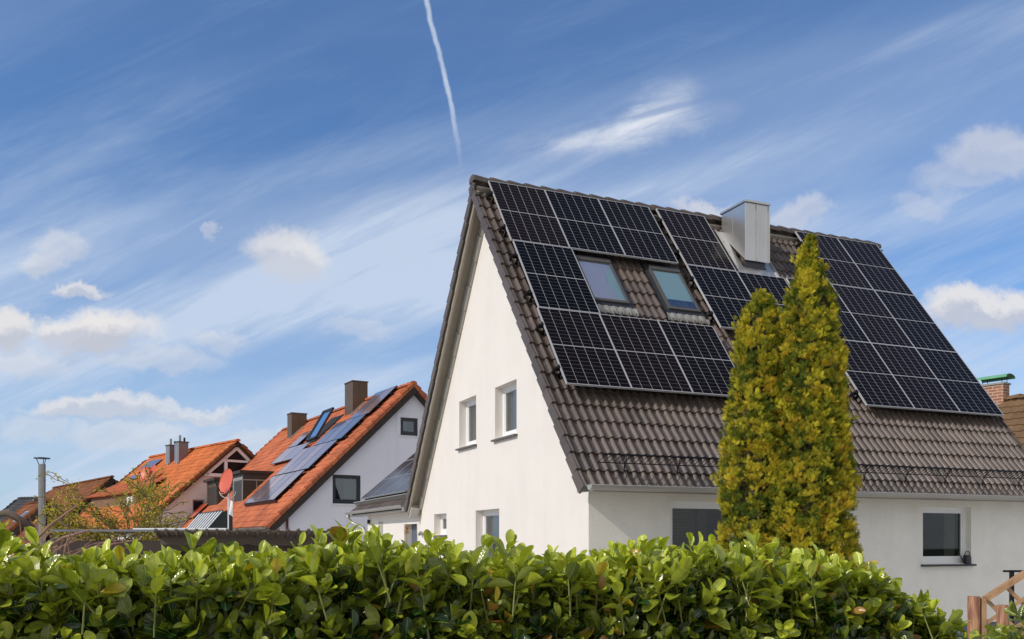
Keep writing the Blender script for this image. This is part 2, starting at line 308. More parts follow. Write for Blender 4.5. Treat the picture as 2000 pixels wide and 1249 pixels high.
class MB:
    def __init__(s): s.v = []; s.f = []; s.uv = []
    def face(s, pts, uv=None):
        i = len(s.v); s.v += [tuple(p) for p in pts]; s.f.append(tuple(range(i, i + len(pts)))); s.uv.append(uv or [(0, 0)] * len(pts)); return s
    def hexa(s, p, uvs=None):   # p: 8 points, 0-3 bottom ring, 4-7 top ring
        for q in ((3, 2, 1, 0), (4, 5, 6, 7), (0, 1, 5, 4), (1, 2, 6, 5), (2, 3, 7, 6), (3, 0, 4, 7)): s.face([p[k] for k in q])
        return s
    def box(s, x0, x1, y0, y1, z0, z1):
        return s.hexa([(x0, y0, z0), (x1, y0, z0), (x1, y1, z0), (x0, y1, z0), (x0, y0, z1), (x1, y0, z1), (x1, y1, z1), (x0, y1, z1)])
    def fbox(s, F, a0, a1, b0, b1, c0, c1):   # F maps (a,b,c) to a point
        return s.hexa([F(a0, b0, c0), F(a1, b0, c0), F(a1, b1, c0), F(a0, b1, c0), F(a0, b0, c1), F(a1, b0, c1), F(a1, b1, c1), F(a0, b1, c1)])
    def prism(s, poly, ext):    # poly: 3D points, ext: vector
        n = len(poly); P = [Vector(p) for p in poly]; e = Vector(ext); Q = [p + e for p in P]
        s.face(P[::-1]); s.face(Q)
        for i in range(n): j = (i + 1) % n; s.face([P[i], P[j], Q[j], Q[i]])
        return s
    def tube(s, path, r, n=8, cap=True):
        P = [Vector(p) for p in path]; R = r if isinstance(r, (list, tuple)) else [r] * len(P); rings = []
        up = None
        for i, p in enumerate(P):
            d = (P[min(i + 1, len(P) - 1)] - P[max(i - 1, 0)])
            if d.length < 1e-7: d = Vector((0, 0, 1))
            d.normalize()
            if up is None: up = Vector((0, 0, 1)) if abs(d.z) < .9 else Vector((1, 0, 0))
            a = d.cross(up);
            if a.length < 1e-4: a = d.cross(Vector((1, .3, 0)))
            a.normalize(); b = a.cross(d); up = b
            rings.append([p + (a * math.cos(2 * math.pi * k / n) + b * math.sin(2 * math.pi * k / n)) * R[i] for k in range(n)])
        i0 = len(s.v)
        for rg in rings: s.v += [tuple(x) for x in rg]
        for i in range(len(rings) - 1):
            for k in range(n):
                k2 = (k + 1) % n; s.f.append((i0 + i * n + k, i0 + i * n + k2, i0 + (i + 1) * n + k2, i0 + (i + 1) * n + k)); s.uv.append([(0, 0)] * 4)
        if cap:
            s.f.append(tuple(i0 + k for k in range(n))[::-1]); s.uv.append([(0, 0)] * n)
            e = i0 + (len(rings) - 1) * n; s.f.append(tuple(e + k for k in range(n))); s.uv.append([(0, 0)] * n)
        return s
    def grid(s, pts, uvs=None, close=False):   # pts[i][j]
        i0 = len(s.v); nr = len(pts); nc = len(pts[0])
        for r in pts: s.v += [tuple(p) for p in r]
        for i in range(nr - 1):
            for j in range(nc - 1):
                s.f.append((i0 + i * nc + j, i0 + i * nc + j + 1, i0 + (i + 1) * nc + j + 1, i0 + (i + 1) * nc + j))
                s.uv.append([uvs[i][j], uvs[i][j + 1], uvs[i + 1][j + 1], uvs[i + 1][j]] if uvs else [(0, 0)] * 4)
        return s
    def build(s, name, m, parent=None, smooth=False, bevel=0, label=None):
        me = bpy.data.meshes.new(name); me.from_pydata(s.v, [], s.f); ul = me.uv_layers.new(name='UVMap')
        flat = [c for f in s.uv for q in f for c in q]; ul.data.foreach_set('uv', flat)
        me.materials.append(m); o = bpy.data.objects.new(name, me); COL.objects.link(o)
        if smooth:
            me.polygons.foreach_set('use_smooth', [True] * len(me.polygons))
            if smooth != 'all':
                md = o.modifiers.new('es', 'EDGE_SPLIT'); md.split_angle = math.radians(38)
        if bevel:
            md = o.modifiers.new('w', 'WELD'); md.merge_threshold = .0002
            md = o.modifiers.new('b', 'BEVEL'); md.width = bevel; md.segments = 2; md.limit_method = 'ANGLE'
        if parent: o.parent = parent
        if label: o['label'] = label
        return o

def structure(name, mb, m):
    o = mb.build(name, m); o['kind'] = 'structure'; return o

def cloud_mesh(name, tv, tf, R, T, C, m, parent=None, tuv=None, smooth=False):
    """many copies of a small template (all faces quads) as one mesh; R (n,3,3), T (n,3), C (n,3) colours"""
    tv = np.asarray(tv, float); tf = np.asarray(tf, int); n = len(T); k = len(tv)
    V = (np.einsum('nij,kj->nki', R, tv) + T[:, None, :]).reshape(-1, 3)
    Fc = (tf[None] + (np.arange(n) * k)[:, None, None]).reshape(-1, tf.shape[1])
    me = bpy.data.meshes.new(name); me.vertices.add(len(V)); me.vertices.foreach_set('co', V.ravel())
    me.loops.add(Fc.size); me.loops.foreach_set('vertex_index', Fc.ravel().astype(np.int32))
    me.polygons.add(len(Fc)); me.polygons.foreach_set('loop_start', (np.arange(len(Fc)) * tf.shape[1]).astype(np.int32))
    me.update(calc_edges=True)
    if smooth: me.polygons.foreach_set('use_smooth', [True] * len(Fc))
    ca = me.color_attributes.new('Col', 'FLOAT_COLOR', 'POINT'); cc = np.ones((len(V), 4), np.float32); cc[:, :3] = np.repeat(C, k, 0); ca.data.foreach_set('color', cc.ravel())
    if tuv is not None:
        ul = me.uv_layers.new(name='UVMap'); tu = np.asarray(tuv, np.float32)[tf.ravel()]; ul.data.foreach_set('uv', np.tile(tu, (n, 1)).ravel())
    me.materials.append(m); me.validate(); o = bpy.data.objects.new(name, me); COL.objects.link(o)
    if parent: o.parent = parent
    return o

# ------------------------------------------------------------------ house helpers
class Slope:
    """roof slope in house coordinates: along = x or y axis, ridge start O, horizontal run dir h, pitch p"""
    def __init__(s, O, e, h, p):
        s.O = Vector(O); s.e = Vector(e); h = Vector(h); s.d = h * math.cos(p) - Vector((0, 0, math.sin(p))); s.n = h * math.sin(p) + Vector((0, 0, math.cos(p)))
    def __call__(s, u, t, h=0.0): return s.O + s.e * u + s.d * t + s.n * h

def tile_field(S, L, T, pitch, course, amp, h0, lift, m, parent, name='roof_tiles', spr=8, tw=2, u0=0.0, flat=.45):
    """interlocking tiles as real relief: every course is a rolled sheet whose lower edge stands proud of the next one"""
    mb = MB(); ncol = int(round(L / pitch)); pitch = L / ncol; nc = int(math.ceil(T / course))
    prof = []
    for c in range(ncol):
        for k in range(spr):
            t = k / spr; h = amp * math.sin(math.pi * t / (1 - flat)) ** .8 if t < 1 - flat else 0.0
            prof.append(((c + t) * pitch, max(h, 0)))
    prof.append((L, 0))
    rnd = random.Random(5)
    for k in range(nc):
        b = T - k * course; a = max(b - course - .03, 0)
        ja = rnd.uniform(-.002, .002)
        rows = [(a, h0 + ja), ((a + b) / 2, h0 + lift * .5 + ja), (b, h0 + lift + ja), (b + .001, h0 - .012)]
        pts = []; uvs = []
        for (t, h) in rows:
            pts.append([S(u + u0, t, h + ph) for u, ph in prof]); uvs.append([(u / (pitch * tw) + .001, k + .5) for u, ph in prof])
        mb.grid(pts, uvs)
    return mb.build(name, m, parent, smooth=True)

def ridge_caps(S, L, m, parent, h=.0, w=.13, step=.36, drop=.075, name='ridge_tiles'):
    mb = MB(); n = int(L / step) + 1; step = L / n
    up = Vector((0, 0, 1)); side = S.e.cross(up)
    for k in range(n):
        a = k * step - .02; b = (k + 1) * step + .03; ring = []
        for (u, sc_, hh) in ((a, 1.08, .022), (a + .05, 1.08, .022), (b, .94, 0)):
            row = []
            for i in range(9):
                t = math.pi * i / 8
                row.append(S.O + S.e * u + side * (w * sc_ * math.cos(t)) + up * (h + hh + drop * sc_ * math.sin(t) ** .7 - (.03 if i in (0, 8) else 0)))
            ring.append(row)
        mb.grid(ring, [[(k + .5, .5)] * 9] * 3); mb.face(ring[0][::-1]); mb.face(ring[-1])
    return mb.build(name, m, parent, smooth=True)

def wall_panel(mb, P0, a, n, length, top, holes, z0=0.0, reveal=.16, rmb=None):
    """upright wall face with real openings; P0 foot, a along, n outward, top = [(a,z)...]"""
    P0 = Vector(P0); a = Vector(a); n = Vector(n)
    def pt(x, z, d=0): return P0 + a * x + Vector((0, 0, z)) - n * d
    def tz(x):
        for (x0, za), (x1, zb) in zip(top[:-1], top[1:]):
            if x0 - 1e-6 <= x <= x1 + 1e-6: return za + (zb - za) * (x - x0) / max(x1 - x0, 1e-9)
        return top[-1][1]
    xs = sorted(set([0, length] + [t[0] for t in top] + [h[0] for h in holes] + [h[1] for h in holes]))
    xs = [x for x in xs if 0 <= x <= length]
    for x0, x1 in zip(xs[:-1], xs[1:]):
        hs = sorted([(h[2], h[3]) for h in holes if h[0] <= x0 + 1e-6 and h[1] >= x1 - 1e-6]); z = z0
        for (b, t) in hs:
            if b > z: mb.face([pt(x0, z), pt(x1, z), pt(x1, b), pt(x0, b)])
            z = t
        mb.face([pt(x0, z), pt(x1, z), pt(x1, tz(x1)), pt(x0, tz(x0))])
    for (x0, x1, b, t) in holes:
        for q in ([(x0, b), (x0, t)], [(x0, t), (x1, t)], [(x1, t), (x1, b)], [(x1, b), (x0, b)]):
            mb.face([pt(*q[0]), pt(*q[1]), pt(*q[1], reveal), pt(*q[0], reveal)])

def window(parent, P0, a, n, x0, x1, z0, z1, depth=.15, fw=.07, frame='white', glass='glass', sill=None, curtain_or_reflection=None, blind=None, box=True, mullions=(), label=None, sillover=.05, silld=.07):
    P0 = Vector(P0); a = Vector(a); n = Vector(n)
    F = lambda x, z, d: P0 + a * x + Vector((0, 0, z)) - n * d
    mb = MB()
    for q in ((x0, x0 + fw, z0, z1), (x1 - fw, x1, z0, z1), (x0 + fw, x1 - fw, z1 - fw, z1), (x0 + fw, x1 - fw, z0, z0 + fw * 1.3)): mb.fbox(F, q[0], q[1], q[2], q[3], depth, depth + .06)
    s = fw * .55   # the opening sash inside the fixed frame
    X0, X1, Z0, Z1 = x0 + fw, x1 - fw, z0 + fw * 1.3, z1 - fw
    for q in ((X0, X0 + s, Z0, Z1), (X1 - s, X1, Z0, Z1), (X0 + s, X1 - s, Z1 - s, Z1), (X0 + s, X1 - s, Z0, Z0 + s)): mb.fbox(F, q[0], q[1], q[2], q[3], depth + .012, depth + .05)
    for mx in mullions: mb.fbox(F, mx - .03, mx + .03, Z0, Z1, depth + .003, depth + .05)
    w = mb.build('window', M[frame], parent, label=label)
    X0 += s; X1 -= s; Z0 += s; Z1 -= s
    MB().face([F(X0, Z0, depth + .03), F(X1, Z0, depth + .03), F(X1, Z1, depth + .03), F(X0, Z1, depth + .03)]).build('pane', M[glass], w)
    if sill: MB().fbox(F, x0 - sillover, x1 + sillover, z0 - .045, z0 - .012, -silld, depth).build('sill', M[sill], w, bevel=.004)
    if curtain_or_reflection:
        c0, c1 = curtain_or_reflection; mb = MB(); r = []
        for k in range(25): r.append((c0 + (c1 - c0) * k / 24, .10 + .018 * math.sin(k * 1.9)))
        mb.grid([[F(x, Z0, depth + d) for x, d in r], [F(x, Z1, depth + d) for x, d in r]]); mb.build('curtain_or_reflection', M['curtain_or_reflection'], w, smooth='all')
    if blind:
        b0, b1, bz, bt = blind; mb = MB(); z = bt
        while z > bz: mb.fbox(F, b0, b1, z - .004, z, depth + .07, depth + .095); mb.face([F(b0, z, depth + .07), F(b1, z, depth + .07), F(b1, z - .016, depth + .095), F(b0, z - .016, depth + .095)]); z -= .028
        mb.build('blind', M['blind'], w)
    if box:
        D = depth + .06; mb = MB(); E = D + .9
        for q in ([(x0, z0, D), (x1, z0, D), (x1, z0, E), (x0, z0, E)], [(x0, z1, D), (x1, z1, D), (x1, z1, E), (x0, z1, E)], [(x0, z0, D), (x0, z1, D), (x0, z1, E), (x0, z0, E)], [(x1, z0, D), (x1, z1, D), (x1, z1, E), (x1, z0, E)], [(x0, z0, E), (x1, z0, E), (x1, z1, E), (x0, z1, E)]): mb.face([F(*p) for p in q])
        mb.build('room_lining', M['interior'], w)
    return w

def panel(parent, S, u0, t0, w, h, top=.02, th=.035, m='pv', frame='alu', fw=.012, turned=False):
    mb = MB(); F = lambda a, b, c: S(a, b, c)
    mb.face([F(u0 + fw, t0 + h - fw, top - .003), F(u0 + w - fw, t0 + h - fw, top - .003), F(u0 + w - fw, t0 + fw, top - .003), F(u0 + fw, t0 + fw, top - .003)], [(0, 0), (1, 0), (1, 1), (0, 1)] if not turned else [(0, 0), (0, 1), (1, 1), (1, 0)])
    mb.face([F(u0 + fw, t0 + fw, top - th), F(u0 + w - fw, t0 + fw, top - th), F(u0 + w - fw, t0 + h - fw, top - th), F(u0 + fw, t0 + h - fw, top - th)])
    o = mb.build('solar_panel', M[m], parent)
    fb = MB()
    for q in ((u0, u0 + fw, t0, t0 + h), (u0 + w - fw, u0 + w, t0, t0 + h), (u0 + fw, u0 + w - fw, t0, t0 + fw), (u0 + fw, u0 + w - fw, t0 + h - fw, t0 + h)): fb.fbox(F, q[0], q[1], q[2], q[3], top - th, top)
    fb.build('panel_frame', M[frame], o)
    return o

def gutter(parent, A, B, r=.07, m='zinc', name='gutter', seams=1.0):
    A = Vector(A); B = Vector(B); d = (B - A).normalized(); up = Vector((0, 0, 1)); s = d.cross(up); L = (B - A).length; mb = MB()
    prof = [(r * math.cos(math.pi + math.pi * k / 10), r * math.sin(math.pi + math.pi * k / 10)) for k in range(11)]
    prof2 = [(x * .9, z * .9) for x, z in prof]
    for pr in (prof, prof2): mb.grid([[P + s * x + up * z for x, z in pr] for P in (A, B)])
    for sg in (-1, 1): mb.tube([A + s * sg * r, B + s * sg * r], .011, 6)
    for P in (A, B): mb.face([P + s * x + up * z for x, z in prof])
    x = seams * .6
    while seams and x < L:
        P = A + d * x; mb.grid([[Q + s * a * 1.04 + up * b * 1.04 for a, b in prof] for Q in (P, P + d * .03)]); x += seams * 2.0
    return mb.build(name, M[m], parent, smooth=True)

# ================================================================== SETTING
g = MB(); g.face([(-900, -60, 0), (900, -60, 0), (900, 1500, 0), (-900, 1500, 0)]); structure('ground', g, M['grass'])
pvm = mat('bounce_paving', (.52, .485, .43), .9, var=.12, vscale=3, bump=.3)  # wide pale ground added to bounce light up onto the walls
g = MB(); g.face([(-45, -25, .004), (22, -25, .004), (22, 70, .004), (-45, 70, .004)]); structure('bounce_pavement', g, pvm)

# ================================================================== MAIN HOUSE
RX, RY = -.733, 17.037
ZR = 6.784 + CH; PIT = math.radians(52.726); SL = 7.485; LEN = 9.82; HALF = 4.533; EZ = ZR - SL * math.sin(PIT)
WR, WL, GO = -4.044, 4.2, .30
house = thing('house', 'large white gabled house with steep brown tiled roof full of black solar panels', 'house', (RX, RY, 0), YAW)
SR = Slope((0, 0, ZR), (1, 0, 0), (0, -1, 0), PIT); SLf = Slope((0, 0, ZR), (1, 0, 0), (0, 1, 0), PIT)
T0, AMP, H0 = SL, .042, -.132
# walls
def roof_under(y, h=-.22):   # height of the underside of the roof above wall point y
    ya = abs(y); s = (ya - h * 0 + (-h) * math.sin(PIT) * -1 * -1) / math.cos(PIT)
    s = (ya - h * math.sin(PIT)) / math.cos(PIT); return ZR - s * math.sin(PIT) + h * math.cos(PIT)
yL = 4.2; Lg = yL - WR
gtop = [(0, roof_under(yL)), (yL, roof_under(0)), (Lg, roof_under(WR))]
gw = [(yL - 1.567, yL - .602, 3.60, 4.545), (yL + .376, yL + 1.372, 3.585, 4.53), (yL - .63, yL + .574, 1.05, 2.31), (yL - 3.192, yL - 2.365, 1.86, 2.31)]
mb = MB()
wall_panel(mb, (GO, yL, .25), (0, -1, 0), (-1, 0, 0), Lg, [(a, z - .25) for a, z in gtop], [(a, b, c - .25, d - .25) for a, b, c, d in gw])
lw = [(1.70 - GO, 2.98 - GO, 1.05, 2.33), (6.87 - GO, 8.03 - GO, 1.32, 2.325)]
LW = LEN - .3 - GO
mb.build('gable_wall', M['plaster'], house)
mb = MB(); wall_panel(mb, (GO + .002, WR, .25), (1, 0, 0), (0, -1, 0), LW, [(0, 2.52), (LW, 2.52)], [(a, b, c - .25, d - .25) for a, b, c, d in lw], reveal=.12)
mb.build('side_wall', M['plaster_rough'], house)
mb = MB(); mb.face([(GO, yL, 0), (GO, yL, roof_under(yL)), (LEN - .3, yL, roof_under(yL)), (LEN - .3, yL, 0)])
mb.face([(LEN - .3, WR, 0), (LEN - .3, yL, 0), (LEN - .3, yL, roof_under(yL)), (LEN - .3, 0, roof_under(0)), (LEN - .3, WR, roof_under(WR))]); mb.build('rear_walls', M['plaster'], house)
MB().box(GO + .02, LEN - .32, WR + .02, yL - .02, 0, .25).build('plinth', M['plinth'], house)
# roof body: boards under the tiles
for S, nm in ((SR, 'roof_deck'), (SLf, 'roof_deck')):
    m_ = MB(); m_.fbox(S, .035, LEN - .035, .10, SL - .05, -.235, -.14); m_.build(nm, M['soffit'], house)
# left overhang trims: barge board and stepped cover strip on the gable
m_ = MB(); m_.fbox(SLf, .03, .075, .15, SL + .02, -.34, -.15); m_.fbox(SR, .03, .075, .15, SL - .30, -.27, -.15); m_.build('barge_board', M['soffit'], house)
m_ = MB()
for k in range(14): m_.fbox(SLf, GO - .045 - .012 * (k % 2), GO - .004, .45 + k * .5, .45 + (k + 1) * .5 - .012, -.42, -.24)
m_.build('gable_cover_strip', M['fascia'], house)
m_ = MB(); m_.fbox(SLf, .05, GO - .01, SL - .22, SL + .03, -.42, -.24); m_.build('eave_return', M['fascia'], house)
# tiles
tile_field(SR, LEN, T0, .151, .3355, AMP, H0, .034, M['tile'], house)
tile_field(SLf, LEN, T0, .302, .3355, AMP, H0, .026, M['tile'], house, spr=5)
ridge_caps(SR, LEN, M['verge'], house, h=-.085, w=.125, drop=.09)
for S, nm, x, s2 in ((SR, 'verge_tiles', 0, 1), (SLf, 'verge_tiles', 0, 1), (SR, 'verge_tiles', LEN, -1), (SLf, 'verge_tiles', LEN, -1)):
    m_ = MB(); nc = 23
    for k in range(nc):
        b = T0 - k * .3355; a = max(b - .3355 - .02, .03)
        if b <= .06: continue
        x0, x1 = (x - .022, x + .012) if s2 > 0 else (x - .012, x + .022)
        j = .004 * ((k * 7) % 3)
        i0 = len(m_.f)
        a += .030; m_.hexa([S(x0, a - .02, -.262 + j), S(x1, a - .02, -.262 + j), S(x1, b, -.232 + j), S(x0, b, -.232 + j), S(x0, a, -.095), S(x1, a, -.095), S(x1, b, -.058), S(x0, b, -.058)])
        for i in range(i0, len(m_.f)): m_.uv[i] = [(k + .5, .5)] * len(m_.f[i])
    m_.build(nm, M['verge'], house, bevel=.004)
# eave: soffit, fascia, gutters
m_ = MB(); m_.box(.13, LEN - .05, -HALF - .0, WR - .003, 2.455, 2.475); m_.build('soffit', M['fascia'], house)
gutter(house, (.01, -HALF - .075, EZ - .03), (LEN, -HALF - .075, EZ - .03), r=.072)
gutter(house, (LEN, HALF + .075, EZ - .03), (0, HALF + .075, EZ - .03), r=.072)
m_ = MB(); m_.prism([(.10, -HALF - .10, EZ - .04), (.10, -HALF + .06, EZ - .0), (.10, WR - .01, EZ - .03), (.10, WR - .01, EZ - .11), (.10, -HALF + .02, EZ - .11)], (.03, 0, 0)); m_.build('eave_end_plate', M['zinc'], house)
# snow guard: lattice strip on brackets
for S, t in ((SR, 7.13),):
    m_ = MB(); x = .28
    m_.tube([S(.28, t, .055), S(LEN - .25, t, .055)], .008, 5); m_.tube([S(.28, t, .235), S(LEN - .25, t, .235)], .013, 5)
    while x < LEN - .33: m_.tube([S(x, t, .055), S(x + .065, t, .235)], .0052, 4); x += .085
    sg = m_.build('snow_guard', M['black'], house)
    x = .72
    while x < LEN - .2:
        b_ = MB()
        b_.tube([S(x, t - .30, -.07), S(x, t + .10, -.055), S(x, t + .02, .02), S(x, t, .24)], .007, 5); b_.tube([S(x, t + .10, -.055), S(x, t - .06, .20)], .006, 5); x += .905
        b_.build('bracket', M['black'], sg)
# solar array
PW, PH, TOP = 1.134, 1.77, .09
def lift(u, t, w, h):    # slide a panel within the roof plane when it is stood higher off the tiles
    P = SR(u + w / 2, t + h / 2); wv = P - Vector((-5.99, -15.97, CH)); k = (TOP - .02) / wv.dot(SR.n); return u + wv.x * k, t + wv.dot(SR.d) * k
_panel = panel
def panel(parent, S, u, t, w, h, **k):
    if S is SR: u, t = lift(u, t, w, h); u -= .006; w += .012; h += .012; k['top'] = TOP; k['fw'] = .013
    return _panel(parent, S, u, t, w, h, **k)
u_l = [.308, 1.462, 2.616]; u_m = [3.953, 5.107]; u_r = [6.33, 7.484, 8.638]
r1, r2, r3 = .066, .066 + 1.808, .066 + 3.616
for u in u_l: panel(house, SR, u, r1, PW, PH)
panel(house, SR, u_m[0], r1, PW, PH)
for u in u_r[1:]: panel(house, SR, u, r1 - .02, PW, PH)
panel(house, SR, u_l[0] + .03, r2, PW, PH)
for u in u_m: panel(house, SR, u, r2, PW, PH)
for u in u_r: panel(house, SR, u, r2 - .02, PW, PH)
for u in u_l: panel(house, SR, u, r3, PW, PH)
for u in u_r: panel(house, SR, u, r3 - .03, PW, PH)
def rail(u0, u1, t):
    u0, _ = lift(u0, t - .7, PW, PH); u1 = lift(u1 - PW, t - .7, PW, PH)[0] + PW; t += .1
    m_ = MB(); m_.fbox(SR, u0 - .07, u1 + .07, t - .02, t + .02, -.005, .053)
    x = u0 + .02
    while x < u1: m_.fbox(SR, x, x + .03, t + .02, t + .06, -.11, .03); x += .9
    m_.fbox(SR, u0 - .03, u0 - .009, t - .03, t + .03, .03, .088); m_.fbox(SR, u0 - .09, u0 - .07, t - .03, t + .03, -.07, .02)
    m_.build('mounting_rail', M['black'], house)
for (a, b, r) in ((u_l[0], u_l[2] + PW, r1), (u_m[0], u_m[0] + PW, r1), (u_r[1], u_r[2] + PW, r1), (u_l[0], u_l[0] + PW, r2), (u_m[0], u_r[2] + PW, r2), (u_l[0], u_l[2] + PW, r3), (u_r[0], u_r[2] + PW, r3)):
    rail(a, b, r + .38); rail(a, b, r + 1.38)
# rooflights
for (a, b) in ((1.50, 2.24), (3.05, 3.73)):
    t0, t1 = 2.02, 3.22; m_ = MB(); fw = .05
    for q in ((a, a + fw, t0, t1), (b - fw, b, t0, t1), (a + fw, b - fw, t0, t0 + .10), (a + fw, b - fw, t1 - .06, t1)): m_.fbox(SR, q[0], q[1], q[2], q[3], -.12, -.028)
    m_.fbox(SR, a + .01, b - .01, t0 - .015, t0 + .085, -.0275, -.012)
    rl = m_.build('roof_window', M['frame_grey'], house, bevel=.006)
    MB().face([SR(a + fw, t1 - .075, -.034), SR(b - fw, t1 - .075, -.034), SR(b - fw, t0 + .1, -.034), SR(a + fw, t0 + .1, -.034)]).build('pane', M['skyglass'], rl)
    w_ = b - a
    if a < 2: MB().face([SR(a + fw, t1 - .08, -.0545), SR(b - fw, t1 - .08, -.0545), SR(b - fw, t0 + .1, -.0545), SR(a + fw, t0 + .1, -.0545)]).build('curtain_or_reflection', M['paleblind'], rl)
    if a < 2: MB().face([SR(a + w_ * .62, t1 - .08, -.06), SR(b - fw, t1 - .08, -.045), SR(b - fw, t0 + .15, -.045), SR(a + w_ * .70, t0 + .4, -.045)]).build('blind', M['greenblind'], rl)
    else: MB().face([SR(a + fw, t0 + .92, -.045), SR(b - fw, t0 + .92, -.045), SR(b - fw, t0 + .1, -.045), SR(a + fw, t0 + .1, -.045)]).build('blind', M['greenblind'], rl)
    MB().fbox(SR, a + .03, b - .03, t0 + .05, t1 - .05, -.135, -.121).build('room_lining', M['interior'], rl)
    m_ = MB(); m_.fbox(SR, a - .07, a - .004, t0 - .06, t1 + .12, -.115, -.062); m_.fbox(SR, b + .004, b + .07, t0 - .06, t1 + .12, -.115, -.062); m_.fbox(SR, a - .07, b + .07, t0 - .14, t0 - .004, -.115, -.058); m_.fbox(SR, a - .07, b + .07, t1 + .004, t1 + .13, -.115, -.060)
    m_.build('flashing', M['anthracite'], rl)
    m_ = MB(); n_ = 40; rows = []
    for t, hh in ((t1 + .11, -.06), (t1 + .16, -.068), (t1 + .24, -.075), (t1 + .26, -.10)):
        rows.append([SR(a - .10 + (w_ + .2) * i / n_, t + (.012 * math.sin(i * 2.1)), hh + .018 * abs(math.sin(math.pi * ((a - .1 + (w_ + .2) * i / n_) / .151)))) for i in range(n_ + 1)])
    m_.grid(rows); m_.build('apron', M['lead'], rl, smooth='all')
# chimney
cx0, cx1, cy0, cy1, cz = 5.45, 6.02, -.95, -.17, 8.49
def rz(y): return ZR - abs(y) * math.tan(PIT)
ch = MB(); ch.hexa([(cx0, cy0, rz(cy0) + .10), (cx1, cy0, rz(cy0) + .10), (cx1, cy1, rz(cy1) - .2), (cx0, cy1, rz(cy1) - .2), (cx0, cy0, cz), (cx1, cy0, cz), (cx1, cy1, cz), (cx0, cy1, cz)])
chim = ch.build('chimney', M['sheet'], house, bevel=.004)
m_ = MB()
for y in (cy0 + .42,): m_.box(cx0 - .008, cx0 - .001, y - .006, y + .006, rz(y) + .0, cz - .03)
m_.box((cx0 + cx1) / 2 - .02, (cx0 + cx1) / 2 + .005, cy0 - .026, cy0 - .001, rz(cy0) + .12, cz - .02); m_.box(cx1 - .004, cx1 + .02, cy0 - .024, cy0 + .02, rz(cy0) + .1, cz - .02)
m_.build('standing_seam', M['sheet'], chim)
m_ = MB(); m_.box(cx0 - .03, cx1 + .03, cy0 - .035, cy1 + .03, cz, cz + .045); m_.build('chimney_cap', M['sheet'], chim, bevel=.006)
m_ = MB(); m_.box(cx0 + .04, cx1 - .04, cy0 + .05, cy1, rz(cy0) - .15, rz(cy0) + .11)
m_.build('chimney_base', M['anthracite'], chim)
sb = -cy0 / math.cos(PIT)
m_ = MB(); fl = lambda u, t, h=-.062: SR(u, t, h)
m_.fbox(SR, cx0 - .22, cx0 - .002, .42, sb + .30, -.10, -.06); m_.fbox(SR, cx1 + .002, cx1 + .22, .42, sb + .30, -.10, -.06); m_.fbox(SR, cx0 - .02, cx1 + .02, sb - .02, sb + .30, -.10, -.063)
for (u, v) in ((cx0 - .22, cx0 - .19), (cx1 + .19, cx1 + .22)): m_.fbox(SR, u, v, .42, sb + .30, -.06, -.03)
m_.build('chimney_flashing', M['sheet'], chim, bevel=.004)
# windows
GP, GA, GN = (GO, yL, 0), (0, -1, 0), (-1, 0, 0)
a, b, c, d = gw[0]; window(house, GP, GA, GN, a, b, c, d, sill='sill', curtain_or_reflection=(a + .14, a + .50))
a, b, c, d = gw[1]; window(house, GP, GA, GN, a, b, c, d, sill='sill', curtain_or_reflection=(a + .14, a + .50))
a, b, c, d = gw[2]; window(house, GP, GA, GN, a, b, c, d, sill='sill', curtain_or_reflection=(a + .15, a + .55), blind=(a + .62, b - .13, c + .1, d - .14))
a, b, c, d = gw[3]; window(house, GP, GA, GN, a, b, c, d, sill='sill', curtain_or_reflection=(a + .15, b - .15))
LP, LA, LN = (GO + .002, WR, 0), (1, 0, 0), (0, -1, 0)
a, b, c, d = lw[0]; window(house, LP, LA, LN, a, b, c, d, depth=.10, sill='sill', blind=(a + .12, a + .55, c + .3, d - .12), mullions=(), glass='darkglass', curtain_or_reflection=(a + .62, a + .82))  # curtain strip added to stand in for a pale reflection in the pane
a, b, c, d = lw[1]; window(house, LP, LA, LN, a, b, c, d, depth=.11, sill='anthracite', glass='darkglass', silld=.08, curtain_or_reflection=(b - .42, b - .16))  # narrow curtain strip imitates the pale reflected shape in this pane

# watering can on the sill
def watering_can(name, label, loc, yaw, s, m):
    t = thing(name, label, 'watering can', loc, yaw)
    mb = MB(); ring = []
    for z, r in ((0, .058), (.004, .062), (.10, .060), (.135, .050), (.14, .046)): ring.append([Vector((r * math.cos(k * math.pi / 8), r * math.sin(k * math.pi / 8), z)) * s for k in range(17)])
    mb.grid(ring); mb.face(ring[0][:-1]); mb.face([p for p in ring[3][:-1]]); mb.build('body', M[m], t, smooth=True)
    MB().tube([Vector(p) * s for p in ((-.055, 0, .03), (-.10, 0, .07), (-.15, 0, .135), (-.17, 0, .15))], [.013 * s, .010 * s, .007 * s, .012 * s], 8).build('spout', M[m], t, smooth='all')
    MB().tube([Vector((.055 * math.cos(a_) + .006, 0, .13 + .07 * math.sin(a_))) * s for a_ in [math.pi * k / 10 for k in range(11)]], .006 * s, 6).build('handle', M[m], t, smooth='all')
    return t
def hw(u, v, z): p = Vector((RX, RY, 0)) + Ux * u + Vx * v; return (p.x, p.y, z)
watering_can('watering_can', 'small dark watering can standing on the right window sill', hw(7.93, WR - .005, 1.309), YAW, 1.15, 'anthracite')

